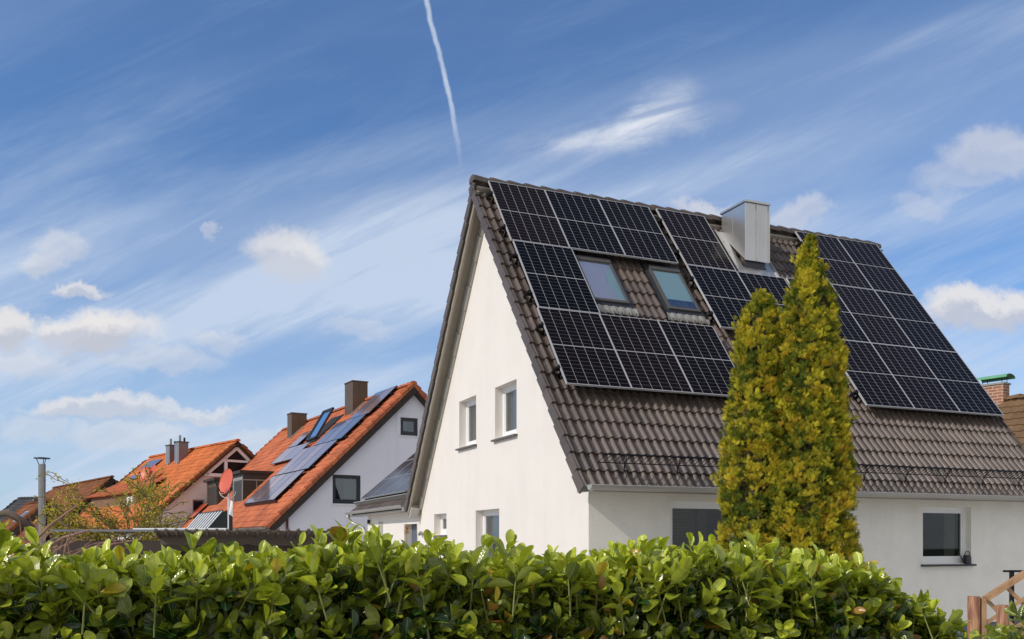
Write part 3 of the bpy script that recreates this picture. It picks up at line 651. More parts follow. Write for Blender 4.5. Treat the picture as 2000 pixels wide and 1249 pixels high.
# ================================================================== ANNEX (low side wing)
annex = thing('side_wing', 'low white side wing with solar roof and curved downpipe beside the steep gabled house', 'building', hw(0, 0, 0), YAW)
AP = math.atan(.85); AR = 2.7                               # ridge at u = AR
AS = Slope((AR, 10.52, .87 + CH + .85 * (AR - .1) + .0), (0, -1, 0), (-1, 0, 0), AP); AT = (AR - .12) / math.cos(AP); AL = 10.52 - 4.62
tile_field(AS, AL, AT, .15, .335, .03, -.05, .024, M['tile'], annex, spr=6)
m_ = MB(); m_.fbox(AS, .03, AL, .05, AT - .06, -.20, -.07); m_.build('roof_deck', M['soffit'], annex)
m_ = MB(); m_.fbox(AS, -.02, .02, .02, AT, -.20, -.015); m_.build('verge_tiles', M['verge'], annex)
ar, hz = AS(0, 0, 0), .3
m_ = MB(); m_.face([(AR, 10.50, AS.O.z - .06), (AR, 4.62, AS.O.z - .06), (AR + 2.6, 4.62, AS.O.z - 2.27), (AR + 2.6, 10.50, AS.O.z - 2.27)]); m_.build('rear_roof', M['tile'], annex)
wd = [(9.71 - 6.02, 9.71 - 4.95, .2, 2.14)]
mb = MB(); wall_panel(mb, (.45, 9.71, 0), (0, -1, 0), (-1, 0, 0), 9.71 - 4.21, [(0, 2.50), (9.71 - 4.21, 2.50)], wd, reveal=.2)
mb.face([(.45, 9.71, 0), (AR + 2.2, 9.71, 0), (AR + 2.2, 9.71, 2.6), (AR, 9.71, 4.5), (.45, 9.71, 2.6)])
mb.build('wall', M['plaster'], annex)
m_ = MB(); m_.box(.64, .68, 4.97, 6.0, .2, 2.12); dr = m_.build('door', mat('blue_grey_door', (.10, .13, .17), .4, var=.05), annex, bevel=.004)
MB().tube([(.60, 5.15, 1.2), (.60, 5.15, 1.5)], .012, 6).build('handle', M['steel'], dr)
MB().box(.436, .447, 8.03, 8.47, .9, 2.24).build('wall_panel', M['fascia'], annex, bevel=.003)
MB().tube([(.40, 9.4, 2.33), (.40, 9.4, 2.22)], .04, 8).build('spotlight', M['black'], annex)
gutter(annex, (.045, 10.60, .86 + CH), (.045, 4.72, .86 + CH), r=.065)
m_ = MB(); m_.box(.10, .45, 4.7, 10.5, 2.44, 2.47); m_.build('soffit', M['fascia'], annex)
MB().tube([(.045, 10.42, 2.50), (.05, 10.42, 2.40), (.12, 10.40, 2.28), (.25, 10.15, 2.19), (.36, 9.90, 2.11), (.385, 9.78, 2.0), (.385, 9.76, 1.8), (.385, 9.76, .05)], .05, 10).build('downpipe', M['zinc'], annex, smooth='all')
for r in range(2):
    for k in range(4): panel(annex, AS, .02 + k * 1.154 + .35 * (1 - r) * 0 + .05, -.62 + r * 1.78 - .0, 1.134, 1.76, top=.10)
m_ = MB(); m_.tube([AS(-.02, AT - .27, .12), AS(AL, AT - .27, .12)], .014, 5)
x = 0
while x < AL: m_.tube([AS(x, AT - .27, -.0), AS(x, AT - .27, .12)], .007, 4); m_.tube([AS(x, AT - .27, .0), AS(x + .09, AT - .27, .12)], .006, 4); x += .09
m_.build('snow_guard', M['zinc'], annex)
# straw sun ornament and small oval plaque by the door
orn = thing('door_ornament', 'pale straw sun-shaped ornament hanging beside the side wing door', 'ornament', hw(.20, 4.95, 2.0), YAW)
m_ = MB(); rr = random.Random(3)
for k in range(70):
    t_ = Vector((rr.gauss(0, .35), rr.gauss(0, 1), rr.gauss(0, 1))).normalized(); m_.tube([t_ * .02, t_ * rr.uniform(.08, .16)], [.012, .003], 4)
m_.build('straw_rays', M['palewood'], orn)
MB().tube([(0, 0, -.1), (0, 0, -.30)], .01, 5).build('hanging_cord', M['palewood'], orn)
pl = thing('wall_lamp', 'small grey oval lamp on the gable wall next to the straw ornament', 'wall lamp', hw(.29, 4.02, 1.90), YAW)
MB().tube([(-.02, 0, 0), (-.06, 0, 0)], .05, 12).build('back_plate', M['lead'], pl); MB().tube([(-.06, 0, -.02), (-.09, 0, -.02)], [.04, .03], 10).build('globe', M['steel'], pl)

# ================================================================== OTHER HOUSES
def ray(px, py): return Vector(((px - 1000) / F_PX, 1, (HOR - py) / F_PX))
def simple_house(name, label, xv, px, py, depth, hwid, drop, L, tile, wall, group=None, over=.3, pitch=.25, course=.34, amp=.03, right=None, roofth=.16, trim='darkwood'):
    """gabled house; px,py,depth locate the near ridge end, xv the bearing of the ridge. local x = gable right, y = along ridge away"""
    th = math.atan((1000 - xv) / F_PX); O = ray(px, py) * depth; zr = O.z + CH
    t = thing(name, label, 'house', (O.x, O.y, 0), th, group)
    p = math.atan2(drop, hwid); T = math.hypot(hwid, drop)
    A = Slope((0, 0, zr), (0, 1, 0), (-1, 0, 0), p); B = Slope((0, L, zr), (0, -1, 0), (1, 0, 0), p)
    tile_field(A, L, T, pitch, course, amp, -.03, .03, M[tile], t, spr=6, tw=1)
    tile_field(B, L, T if right is None else right, pitch, course, amp, -.03, .03, M[tile], t, spr=4, tw=1)
    ridge_caps(Slope((0, 0, zr), (0, 1, 0), (-1, 0, 0), p), L, M[tile], t, h=-.03)
    m_ = MB(); Tb = T if right is None else right
    for S, TT in ((A, T), (B, Tb)): m_.fbox(S, .04, L - .04, .05, TT - .05, -roofth - .05, -.05)
    m_.build('roof_deck', M[trim], t)
    for S, TT in ((A, T), (B, Tb)): MB().fbox(S, -.01, .035, .03, TT - .02, -.36 if tile != 'orange' else -.2, -.10).build('barge_board', M[trim], t)
    for S, TT, x in ((A, T, 0), (B, Tb, L), (A, T, L)):
        m_ = MB(); n_ = int(TT / course)
        for k in range(n_):
            b = TT - k * course; a_ = b - course; i0 = len(m_.f); m_.fbox(S, x - .05, x + .05, a_ + .02, b, -.11, .0)
            for i in range(i0, len(m_.f)): m_.uv[i] = [(k + .5, .5)] * 4
            i0 = len(m_.f); m_.tube([S(x, a_ + .02, -.01), S(x, b + .01, .03)], [.06, .078], 6)
            for i in range(i0, len(m_.f)): m_.uv[i] = [(k + .5, .5)] * len(m_.f[i])
        m_.build('verge_tiles', M[tile], t, smooth=True)
    return t, A, B, zr, p, T

# --- house 2: orange-red roof with large blue solar field
T2 = 'house'
h2, A2, B2, z2, p2, t2 = simple_house('house', 'white house with orange-red roof, large blue solar field and two brown chimneys', -51, 808, 748, 36.3, 5.85, 5.73, 17.8, 'red', 'plaster_cool', pitch=.22)
ov = .30
def under2(x): return z2 - abs(x) * math.tan(p2) - .22
k2 = .9213
win2 = [(-3.51 * k2, -2.28 * k2, z2 - 5.25 * k2, z2 - 4.05 * k2), (-.47 * k2, .35 * k2, z2 - 2.24 * k2, z2 - 1.47 * k2)]
xa = -5.35; mb = MB(); wall_panel(mb, (xa, ov, 0), (1, 0, 0), (0, -1, 0), 5.35 * 2, [(0, under2(xa)), (5.35, under2(0)), (10.7, under2(5.35))], [(a - xa, b - xa, c, d) for a, b, c, d in win2], reveal=.1)
mb.face([(xa, ov, 0), (xa, ov, under2(xa)), (xa, 17.5, under2(xa)), (xa, 17.5, 0)]); mb.face([(xa, 17.5, 0), (-xa, 17.5, 0), (-xa, 17.5, under2(xa)), (0, 17.5, under2(0)), (xa, 17.5, under2(xa))])
mb.build('wall', M['plaster_cool'], h2)
for i, (a, b, c, d) in enumerate(win2):
    w = window(h2, (0, ov, 0), (1, 0, 0), (0, -1, 0), a, b, c, d, depth=.06, fw=.09, frame='anthracite', glass='glass', sill='white', curtain_or_reflection=(a + .2, a + .36) if i else (a + .5, a + .98))
MB().box(-.62, -.56, ov - .03, ov - .002, z2 - 4.9, z2 - .95).build('wall_trim', M['plaster_cool'], h2)
MB().box(-3.55 + .30 - .12, -3.55 + .42 - .0, ov - .22, ov - .003, z2 - 3.55, z2 - 3.28).build('wall_lamp', M['black'], h2)
MB().tube([(-5.0, ov - .06, under2(5.0) - .1), (-5.0, ov - .06, .1)], .045, 8).build('downpipe', mat('maroon_pipe', (.13, .02, .02), .5), h2)
gutter(h2, (-5.92, 17.8, z2 - 5.78), (-5.92, 0, z2 - 5.78), r=.07, m='lead')
# solar panels on the near slope
for (v0, n_, s0) in ((1.32, 2, .05), (1.55, 3, 1.80), (1.85, 4, 3.30), (2.12, 4, 5.08)):
    for k in range(n_): panel(h2, A2, v0 + k * 1.15, s0, 1.134, 1.73 if s0 != 1.80 else 1.47, top=.16, m='pvblue', frame='anthracite')
for (v0, s0, w_, hh) in ((6.45, 2.80, 1.75, 1.12), (8.22, 2.80, 1.75, 1.12), (8.6, 1.65, 1.4, 1.10)): panel(h2, A2, v0, s0, w_, hh, top=.16, m='pvblue', frame='anthracite', turned=True)
for r_, (v0, v1, t_) in enumerate(((1.32, 3.6, .5), (1.55, 5, 2.3), (1.85, 6.4, 4.0), (2.12, 6.7, 6.0))):
    for dt in (0, .8): m_ = MB(); m_.fbox(A2, v0 - .2, v1, t_ + dt, t_ + dt + .05, .0, .12); m_.build('mounting_rail', M['black'], h2)
# open rooflight
m_ = MB(); oa, ob, ot0, ot1 = 6.3, 7.7, .95, 2.55
def OW(u, t, h): return A2(u, t, h + (ot1 - t) * .27 + .08)
for q in ((oa, oa + .09, ot0, ot1), (ob - .09, ob, ot0, ot1), (oa, ob, ot0, ot0 + .1), (oa, ob, ot1 - .1, ot1)): m_.fbox(OW, q[0], q[1], q[2], q[3], 0, .09)
ow = m_.build('roof_window', M['anthracite'], h2, label='roof window propped open')
MB().face([OW(oa + .09, ot1 - .1, .04), OW(ob - .09, ot1 - .1, .04), OW(ob - .09, ot0 + .1, .04), OW(oa + .09, ot0 + .1, .04)]).build('pane', M['skyglass'], ow)
m_ = MB(); m_.fbox(A2, oa - .08, ob + .08, ot0 - .1, ot1 + .1, -.02, .07); m_.build('flashing', M['anthracite'], ow)
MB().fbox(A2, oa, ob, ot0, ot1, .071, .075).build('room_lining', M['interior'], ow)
# chimneys
def chim2(v, s_, w_, d_, ztop, seam=True):
    x0 = -s_ * math.cos(p2); y0 = v; m_ = MB(); m_.box(x0, x0 + w_, y0, y0 + d_, z2 - s_ * math.sin(p2) - .4, ztop); c = m_.build('chimney', M['brownmetal'], h2, bevel=.006)
    MB().box(x0 - .03, x0 + w_ + .03, y0 - .03, y0 + d_ + .03, ztop, ztop + .05).build('chimney_cap', M['brownmetal'], c, bevel=.005)
    m_ = MB(); m_.box(x0 + w_ * .42, x0 + w_ * .42 + .025, y0 - .02, y0 - .001, z2 - s_ * math.sin(p2) + .5, ztop - .05)
    if seam: m_.build('standing_seam', M['brownmetal'], c)
    MB().fbox(A2, v - .12, v - .002, s_ - w_ - .05, s_ + .12, -.03, .045).build('chimney_flashing', M['lead'], c)
chim2(4.95, .96, .70, 1.0, z2 + .75)
chim2(13.0, 1.35, .80, .75, z2 + .30)
# dormer
def dormer(v, vw, xf, ztop, zbot, name='dormer', win=True):
    m_ = MB(); xi = -(z2 - ztop) / math.tan(p2)
    # side cheeks and top; front looks left
    for y in (v, v + vw): m_.prism([(xf, y - .03, zbot), (xf, y - .03, ztop), (xi + .3, y - .03, ztop), (xf + .1, y - .03, zbot - .3)], (0, .06, 0))
    m_.face([(xf, v, zbot - .2), (xf, v + vw, zbot - .2), (xf, v + vw, ztop), (xf, v, ztop)])
    d_ = m_.build(name, M['dormerbrown'], h2)
    m_ = MB(); m_.box(xf - .18, xi + .35, v - .12, v + vw + .12, ztop, ztop + .13); m_.build('dormer_roof', M['darkwood'], d_)
    m_ = MB(); m_.box(xf + (xi - xf) * .45, xf + (xi - xf) * .45 + .04, v - .05, v - .031, zbot + .2, ztop - .25); m_.box(xf, xi, v - .05, v - .031, ztop - .32, ztop - .27); m_.build('cladding_seam', M['lead'], d_)
    return d_
d1 = dormer(8.5, 1.95, -4.55, z2 - 3.20, z2 - 4.66)
window(d1, (-4.55, 10.40, 0), (0, -1, 0), (-1, 0, 0), .1, 1.85, z2 - 4.62, z2 - 3.35, depth=-.02, fw=.09, frame='lead', glass='farglass', box=False)
d2 = dormer(13.6, 2.3, -4.55, z2 - 3.22, z2 - 4.7)
window(d2, (-4.55, 15.85, 0), (0, -1, 0), (-1, 0, 0), .15, 2.1, z2 - 4.65, z2 - 3.4, depth=-.02, fw=.08, frame='brownmetal', glass='farglass', box=False)
for k in range(2): panel(h2, A2, 15.6 + k * 1.5, 6.25, 1.45, 1.08, top=.12, m='pvred', frame='anthracite', turned=True)

# --- conservatory roof in front of house 2
P = ray(435, 999) * 33
cons = thing('conservatory', 'dark ribbed lean-to conservatory roof below the dormers of the orange-red house', 'conservatory', (P.x, P.y, 0), math.radians(30.4))
CL = 3.9; Fz = lambda a_, b_, c_: Vector((-.52 * b_, a_, 2.81 - .62 * b_ + c_))
MB().fbox(Fz, 0, CL, 0, 1, -.03, 0).build('roof_sheet', M['cons'], cons)
m_ = MB(); x = .02
while x < CL: m_.fbox(Fz, x, x + .17, 0, 1.01, .0, .035); x += .47
m_.build('glazing_bars', M['white'], cons)
m_ = MB(); m_.prism([(0, -.01, 2.78), (-.52, -.01, 2.16), (-.52, -.01, 0), (.35, -.01, 0), (.35, -.01, 2.9), (.12, -.01, 2.84)], (0, .04, 0)); m_.box(-.50, -.46, .04, CL, 0, 2.14); m_.build('side_glazing', M['cons'], cons)
MB().tube([(0, -.03, 2.82), (-.53, -.03, 2.18)], .02, 4).build('edge_bar', M['anthracite'], cons)
MB().tube([(0, -.02, 2.83), (0, CL, 2.83)], .03, 5).build('ridge_bar', M['anthracite'], cons)

# --- house 3: orange roof, twin chimneys
h3, A3, B3, z3, p3, t3 = simple_house('house', 'house with bright orange roof, triangular gable window and twin metal chimneys, beyond the conservatory', -571, 465, 860, 50, 5.6, 5.0, 13.2, 'orange', 'plaster_grey', pitch=.30, course=.36, trim='darkwood')
for o_ in list(h3.children):
    if o_.name.startswith('verge'): o_.data.materials[0] = M['rust']
def under3(x): return z3 - abs(x) * math.tan(p3) - .20
mb = MB(); xa = -5.2; wall_panel(mb, (xa, .30, 0), (1, 0, 0), (0, -1, 0), 10.4, [(0, under3(xa)), (5.2, under3(0)), (10.4, under3(5.2))], [(5.2 - 2.40, 5.2 - 1.75, z3 - 3.96, z3 - 3.3)], reveal=.1)
mb.face([(xa, .30, 0), (xa, .30, under3(xa)), (xa, 13, under3(xa)), (xa, 13, 0)]); mb.build('wall', M['plaster_grey'], h3)
window(h3, (0, .30, 0), (1, 0, 0), (0, -1, 0), -2.40, -1.75, z3 - 3.96, z3 - 3.3, depth=.06, fw=.05, frame='lead', glass='farglass', box=False)
# triangular gable glazing
tw = MB(); zt, zb = z3 - .42, z3 - 1.95; sl3 = math.tan(p3); hwb = (zt - zb) / sl3 + .25
def bar(P, Q, w_=.085, y0=.14, y1=.29):
    P = Vector((P[0], 0, P[1])); Q = Vector((Q[0], 0, Q[1])); d_ = (Q - P).normalized(); s_ = Vector((-d_.z, 0, d_.x)) * w_
    tw.prism([P - s_ + Vector((0, y0, 0)), Q - s_ + Vector((0, y0, 0)), Q + s_ + Vector((0, y0, 0)), P + s_ + Vector((0, y0, 0))], (0, y1 - y0, 0))
xb = (zt - zb) / sl3
bar((-xb, zb), (0, zt)); bar((xb, zb), (0, zt)); bar((-xb - .1, zb), (xb + .1, zb)); bar((-.62, zb), (-.62, zt - .62 * sl3)); bar((-.62, zt - .72), (.80, zt - .72), .06)
g3 = tw.build('gable_window', M['white'], h3)
MB().prism([(-xb, .22, zb), (xb, .22, zb), (0, .22, zt)], (0, .02, 0)).build('pane', M['farglass'], g3)
M['chimbrown'] = mat('purple_brown_metal', (.20, .155, .15), .45, metal=.3, var=.1)
def mchim(v, s_, w_, d_, ztop):
    x0 = -s_ * math.cos(p3); zb_ = z3 - s_ * math.sin(p3); c = MB().box(x0, x0 + w_, v, v + d_, zb_ - .1, ztop).build('chimney', M['chimbrown'], h3, bevel=.005)
    MB().box(x0 - .05, x0 + w_ + .05, v - .05, v + d_ + .05, ztop, ztop + .05).build('chimney_cap', M['brownmetal'], c)
    MB().tube([(x0 + w_ * .3, v + d_ * .4, ztop + .05), (x0 + w_ * .3, v + d_ * .4, ztop + .42)], .07, 8).build('flue', M['steel'], c)
    MB().tube([(x0 + w_ * .75, v + d_ * .4, ztop + .05), (x0 + w_ * .75, v + d_ * .4, ztop + .3)], .06, 8).build('flue', M['black'], c)
    MB().box(x0 - .12, x0 + w_, v - .1, v - .002, zb_ - .12, zb_ + .04).build('chimney_flashing', M['lead'], c)
    m_ = MB()
    for q in (0, .45, .78): m_.box(x0 - .014, x0 - .002, v + d_ * q, v + d_ * (q + .18), zb_, ztop - .02)  # paler strips on the left face put its sunlight into the colour
    m_.build('sunlit_side_strips', M['sheet'], c)
mchim(7.25, 1.33, .56, .60, z3 + .22); mchim(5.75, 1.38, .58, .60, z3 + .30)
for (v0, s0, w_, hh) in ((9.5, .70, 2.2, .85), (10.2, 2.2, 1.3, .42)): panel(h3, A3, v0, s0, w_, hh, top=.12, m='pvblue', frame='alu')
# long lean-to dormer with pantiles, white window
zc = z3 - 3.05 * math.sin(p3)
Sd = Slope((-3.0 * math.cos(p3), 4.3, zc + .10), (0, 1, 0), (-1, 0, 0), math.radians(26))
tile_field(Sd, 8.4, 2.1, .22, .34, .06, 0, .03, M['red'], h3, name='dormer_roof', spr=6, tw=1)
m_ = MB(); xd = -3.0 * math.cos(p3) - 1.65; m_.box(xd, xd + 1.6, 4.6, 12.4, zc - 3.0, zc - .80); dn = m_.build('dormer', mat('brown_render', (.22, .13, .08), .9, var=.1), h3)
window(dn, (xd - .01, 11.3, 0), (0, -1, 0), (-1, 0, 0), 5.3, 6.3, zc - 2.2, zc - .98, depth=-.03, frame='white', glass='farglass', fw=.14, box=False)
# two coral dishes on house 3
def dish_parts(t, c, nrm, r, m='coralmetal', pole=None):
    c = Vector(c); nrm = Vector(nrm).normalized(); a = nrm.cross(Vector((0, 0, 1))).normalized(); b = nrm.cross(a); mb = MB(); g = []
    for i in range(7):
        q = i / 6; g.append([c + (a * math.cos(k * math.pi / 12) + b * math.sin(k * math.pi / 12) * 1.08) * r * q + nrm * (.16 * r * (q * q - 1)) for k in range(25)])
    mb.grid(g); g2 = [[p - nrm * .012 for p in row] for row in g[::-1]]; mb.grid(g2); mb.tube(g[-1], .012, 5)
    mb.build('dish', M[m], t, smooth='all')
    lo = c - Vector((0, 0, r)); MB().tube([lo, lo + nrm * r * .5, c + nrm * r * .95 - Vector((0, 0, r * .25))], .018, 5).build('feed_arm', M['black'], t)
    MB().tube([c + nrm * r * .92 - Vector((0, 0, r * .25)), c + nrm * r * 1.12 - Vector((0, 0, r * .28))], .045, 8).build('receiver', M['black'], t)
for i, (px_, py_, lab) in enumerate(((281, 925, 'left'), (298, 921, 'right'))):
    P = ray(px_, py_) * 53.4
    t = thing('satellite_dish', ('coral red round satellite dish, left one of the pair on the bright orange roof' if i == 0 else 'coral red tilted satellite dish, right one of the pair on the bright orange roof'), 'satellite dish', (P.x, P.y, P.z + CH), 0, 'satellite dishes')
    dish_parts(t, (0, 0, 0), (-.35 if i == 0 else -1.0, -1, .35), .37)
    MB().tube([(0, .1, -.85), (0, .1, 0)], .03, 6).build('mast', M['steel'], t)
# dish on its own pole
P = ray(441, 941) * 29; t = thing('satellite_dish', 'coral red satellite dish on a slim white pole in front of the dormer', 'satellite dish', (P.x, P.y, 0), 0, 'satellite dishes')
dish_parts(t, (0, 0, P.z + CH), (-.95, -1, .30), .38)
m_ = MB(); m_.tube([(.05, .1, 0), (.05, .1, P.z + CH - .36)], .02, 8); m_.build('mast', M['white'], t)
MB().tube([(.03 + .26 * math.cos(a_), .1, P.z + CH - .30 + .22 * math.sin(a_)) for a_ in [math.pi + math.pi * k / 10 for k in range(11)]], .012, 5).build('cable_loop', M['white'], t)
m_ = MB(); m_.grid([[Vector((.07 + .12 * i / 4 + .0, .1 + .02 * math.sin(i + k), P.z + CH - .55 - .12 * k - .02 * i)) for i in range(5)] for k in range(5)]); m_.build('pennant', M['white'], t)

# --- house 4: low weathered roof
h4, A4, B4, z4, p4, t4 = simple_house('house', 'house with weathered rust-brown roof behind the curly tree, dark verge on its gable', -446, 219, 931, 60, 6.2, 6.0, 16, 'rust', 'plaster_grey', pitch=.3, course=.36)
mb = MB(); wall_panel(mb, (-5.8, .5, 0), (1, 0, 0), (0, -1, 0), 11.6, [(0, z4 - 6.0), (5.8, z4 - .3), (11.6, z4 - 6.0)], []); mb.build('wall', M['plaster_grey'], h4)
window(h4, (0, .5, 0), (1, 0, 0), (0, -1, 0), -.7, .7, z4 - 3.6, z4 - 2.1, depth=-.03, frame='white', glass='farglass', box=False)
# --- house 5: grey roof far left, house 6: small red roof in front of it
h5, A5, B5, z5, p5, t5 = simple_house('house', 'small house with dark grey tiled roof at the far left edge', -3800, 76, 972, 66, 3.4, 2.6, 1.95, 'greyt', 'plaster_grey', pitch=.3)
MB().box(-3.1, 3.1, .2, 1.8, 0, z5 - 2.7).build('wall', M['plaster_grey'], h5)
h6, A6, B6, z6, p6, t6 = simple_house('house', 'low red roof with a small rooflight, between the grey roof and the steel flue', -446, 92, 978, 52, 3.4, 3.0, 5.0, 'rust', 'plaster_grey', pitch=.3)
MB().box(-3.0, 3.0, .4, 4.6, 0, z6 - 3.1).build('wall', M['plaster_grey'], h6)
m_ = MB(); m_.fbox(A6, .5, 1.4, 1.0, 1.9, .02, .1); rw = m_.build('roof_window', M['alu'], h6); MB().fbox(A6, .58, 1.32, 1.08, 1.82, .1, .105).build('pane', M['shedgrey'], rw)
# --- house behind on the right, brown roof and brick chimney
h7, A7, B7, z7, p7, t7 = simple_house('house', 'house with tan-brown tiled roof and brick chimney, behind the steep house at the right edge', -390, 2075, 765, 24, 6.0, 5.2, 9.0, 'tan', 'plaster_grey', pitch=.2, course=.30, amp=.02)
mb = MB(); wall_panel(mb, (-5.6, .4, 0), (1, 0, 0), (0, -1, 0), 11.2, [(0, z7 - 5.1), (5.6, z7 - .3), (11.2, z7 - 5.1)], []); mb.face([(-5.6, .4, 0), (-5.6, .4, z7 - 5.1), (-5.6, 8.6, z7 - 5.1), (-5.6, 8.6, 0)]); mb.build('wall', M['plaster_grey'], h7)
def brickbox(mb, x0, x1, y0, y1, z0, z1):
    for (a, b, c_, d_, L_) in (((x0, y0), (x1, y0), z0, z1, x1 - x0), ((x1, y0), (x1, y1), z0, z1, y1 - y0), ((x1, y1), (x0, y1), z0, z1, x1 - x0), ((x0, y1), (x0, y0), z0, z1, y1 - y0)):
        mb.face([(*a, z0), (*b, z0), (*b, z1), (*a, z1)], [(0, 0), (L_, 0), (L_, z1 - z0), (0, z1 - z0)])
    mb.face([(x0, y0, z1), (x1, y0, z1), (x1, y1, z1), (x0, y1, z1)])
CHB = (-.16, 1.42)
m_ = MB(); brickbox(m_, CHB[0], CHB[0] + .36, CHB[1], CHB[1] + .66, z7 - .9, z7 + .38); bc = m_.build('chimney', M['brick'], h7)
MB().box(CHB[0] - .03, CHB[0] + .39, CHB[1] - .03, CHB[1] + .69, z7 + .38, z7 + .43).build('chimney_cap', M['lead'], bc)
m_ = MB(); rows = []
for y in (CHB[1] - .12, CHB[1] + .78): rows.append([Vector((CHB[0] + .18 + .27 * math.cos(k * math.pi / 8), y, z7 + .56 + .10 * math.sin(k * math.pi / 8))) for k in range(9)])
m_.grid(rows); m_.grid([[p - Vector((0, 0, .012)) for p in r] for r in rows]); m_.build('chimney_hood', M['copper'], bc, smooth='all')
m_ = MB()
for x in (.03, .33):
    for y in (.05, .57): m_.tube([(CHB[0] + x, CHB[1] + y, z7 + .43), (CHB[0] + x, CHB[1] + y, z7 + .60)], .01, 4)
m_.build('hood_legs', M['black'], bc)

# ================================================================== CARPORT, SHED, FLUE
cp = thing('carport', 'low carport with dark brown ribbed sheet roof just above the hedge', 'carport', (0, 12.5, 0), 0)
Fc = lambda x, y, h: Vector((x - .30 * (y + 1.0), y, CH + .145 - (y + 1.0) * .110 + h))
m_ = MB(); xs0, xs1 = -4.5, -1.91
m_.fbox(Fc, xs0, xs1, -1.0, 1.0, -.012, 0); m_.build('roof_sheet', M['sheetroof'], cp)
m_ = MB(); x = xs0 + .03
while x < xs1: m_.fbox(Fc, x - .018, x + .018, -1.02, 1.0, .0, .022); m_.fbox(Fc, x - .012, x + .012, -.99, 1.0, -.035, -.0125); x += .128
m_.build('roof_ribs', M['sheetroof'], cp)
m_ = MB()
for y, w_ in ((-.55, .05), (.25, .05)): m_.fbox(Fc, xs0 + .05, xs1 - .12, y, y + w_, -.13, -.037)
m_.build('beam', M['sheetroof'], cp)
for x in (xs0 + .1, -3.3, xs1 - .25):
    for y in (-.525, .275): q = Fc(x, y, -.131); MB().box(q.x - .045, q.x + .045, y - .04, y + .04, 0, q.z).build('post', M['darkwood'], cp)
shed = thing('garden_shed', 'low shed with grey metal roof and pale edge trim at the left behind the hedge', 'shed', (-5.6, 14.5, 0), 0)
Fs = lambda x, y, h: Vector((x, y, CH + .20 + (y) * .014 + h))
MB().fbox(Fs, -1.0, 1.05, -1.4, 0, -.03, 0).build('roof', M['shedgrey'], shed); MB().fbox(Fs, -.4, 1.10, 0, .04, -.02, .022).build('edge_trim', M['white'], shed)
MB().box(-.95, .95, -1.3, -.05, 0, CH + .02).build('wall', M['darkwood'], shed)
MB().box(-.02, .02, -1.32, -1.302, .2, 1.5).build('door_batten', M['palewood'], shed)
fl = thing('flue_pipe', 'tall stainless steel flue pipe with flat rain cap, at the left behind the hedge', 'flue pipe', (ray(82, 1059).x * 21, 21, 0), 0)
zt = CH + (HOR - 907) / F_PX * 21
MB().tube([(0, 0, 0), (0, 0, zt)], .078, 20).build('pipe', M['steel'], fl, smooth=True)
m_ = MB()
for z in (1.9, 2.5, 3.1): m_.tube([(0, 0, z), (0, 0, z + .03)], .083, 20)
m_.build('pipe_clamp', M['steel'], fl, smooth=True)
MB().tube([(0, 0, zt + .125), (0, 0, zt + .145), (0, 0, zt + .16)], [.175, .17, .02], 20).build('rain_cap', M['black'], fl)
m_ = MB()
for k in range(3): a_ = k * 2.1 + 3.4; m_.tube([(.06 * math.cos(a_), .06 * math.sin(a_), zt - .02), (.12 * math.cos(a_), .12 * math.sin(a_), zt + .13)], .009, 5)
m_.build('cap_bracket', M['black'], fl)

# ================================================================== WOODEN STAIR RAIL, RIGHT FOREGROUND
def post(mb, x, y, z0, z1, r, n=14): mb.tube([(x, y, z0), (x, y, z1 - .01), (x, y, z1)], [r, r, r * .9], n)
DR = 9.6
def wx(px, d): return (px - 1000) / F_PX * d
def wz(py, d): return CH + (HOR - py) / F_PX * d
rl = thing('stair_railing', 'wooden stair railing with round posts and diagonal lattice at the lower right corner', 'railing', (wx(1902, DR), DR, 0), 0)
ox = wx(1902, DR)
m_ = MB(); post(m_, 0, 0, 0, wz(1165, DR), .062); m_.build('post', M['wood'], rl, smooth=True)
m_ = MB(); post(m_, wx(1958, 9.0) - ox, -.6, 0, wz(1182, 9.0), .055); m_.build('post', M['wood'], rl, smooth=True)
px1, pz1 = wx(1918, DR) - ox, wz(1168, DR)
m_ = MB(); m_.box(px1 - .02, px1 + .035, -.03, .03, 0, pz1); m_.build('end_stile', M['palewood'], rl, bevel=.003)
sl = (wz(1118, DR) - wz(1168, DR)) / (wx(2000, DR) - wx(1920, DR))
def slat(mb, x0, z0, x1, z1, w_, y0, y1):
    d_ = Vector((x1 - x0, 0, z1 - z0)).normalized(); s_ = Vector((-d_.z, 0, d_.x)) * w_ / 2
    P = Vector((x0, y0, z0)); Q = Vector((x1, y0, z1)); mb.prism([P - s_, Q - s_, Q + s_, P + s_], (0, y1 - y0, 0))
LX = 1.6
m_ = MB(); slat(m_, px1 + .035, pz1 - .01, px1 + LX, pz1 - .01 + sl * LX, .05, -.045, .045); m_.build('handrail', M['palewood'], rl)
m_ = MB()
for k in (1, 2, 3): slat(m_, px1 + .035, pz1 - .02 - k * .245, px1 + LX, pz1 - .02 - k * .245 + sl * LX, .038, -.02, -.002)
m_.build('lattice_slats', M['palewood'], rl)
m_ = MB()
for k in range(8):
    x0 = px1 + .05 + k * .21; z0 = pz1 + sl * (x0 - px1) - .05; x1 = x0 + .62; z1 = z0 - .62
    slat(m_, x0, z0, x1, z1, .038, .001, .018)
m_.build('lattice_slats', M['palewood'], rl)
m_ = MB()
for k in range(5): m_.box(px1 + .1 + k * .26, px1 + 1.2, .06 + 0, .9, wz(1249, DR) - .35 + k * .16, wz(1249, DR) - .31 + k * .16)
for k in range(5): m_.box(px1 + .12 + k * .26, px1 + .15 + k * .26, .06, .9, 0, wz(1249, DR) - .351 + k * .16)
m_.build('stair_treads', M['wood'], rl)
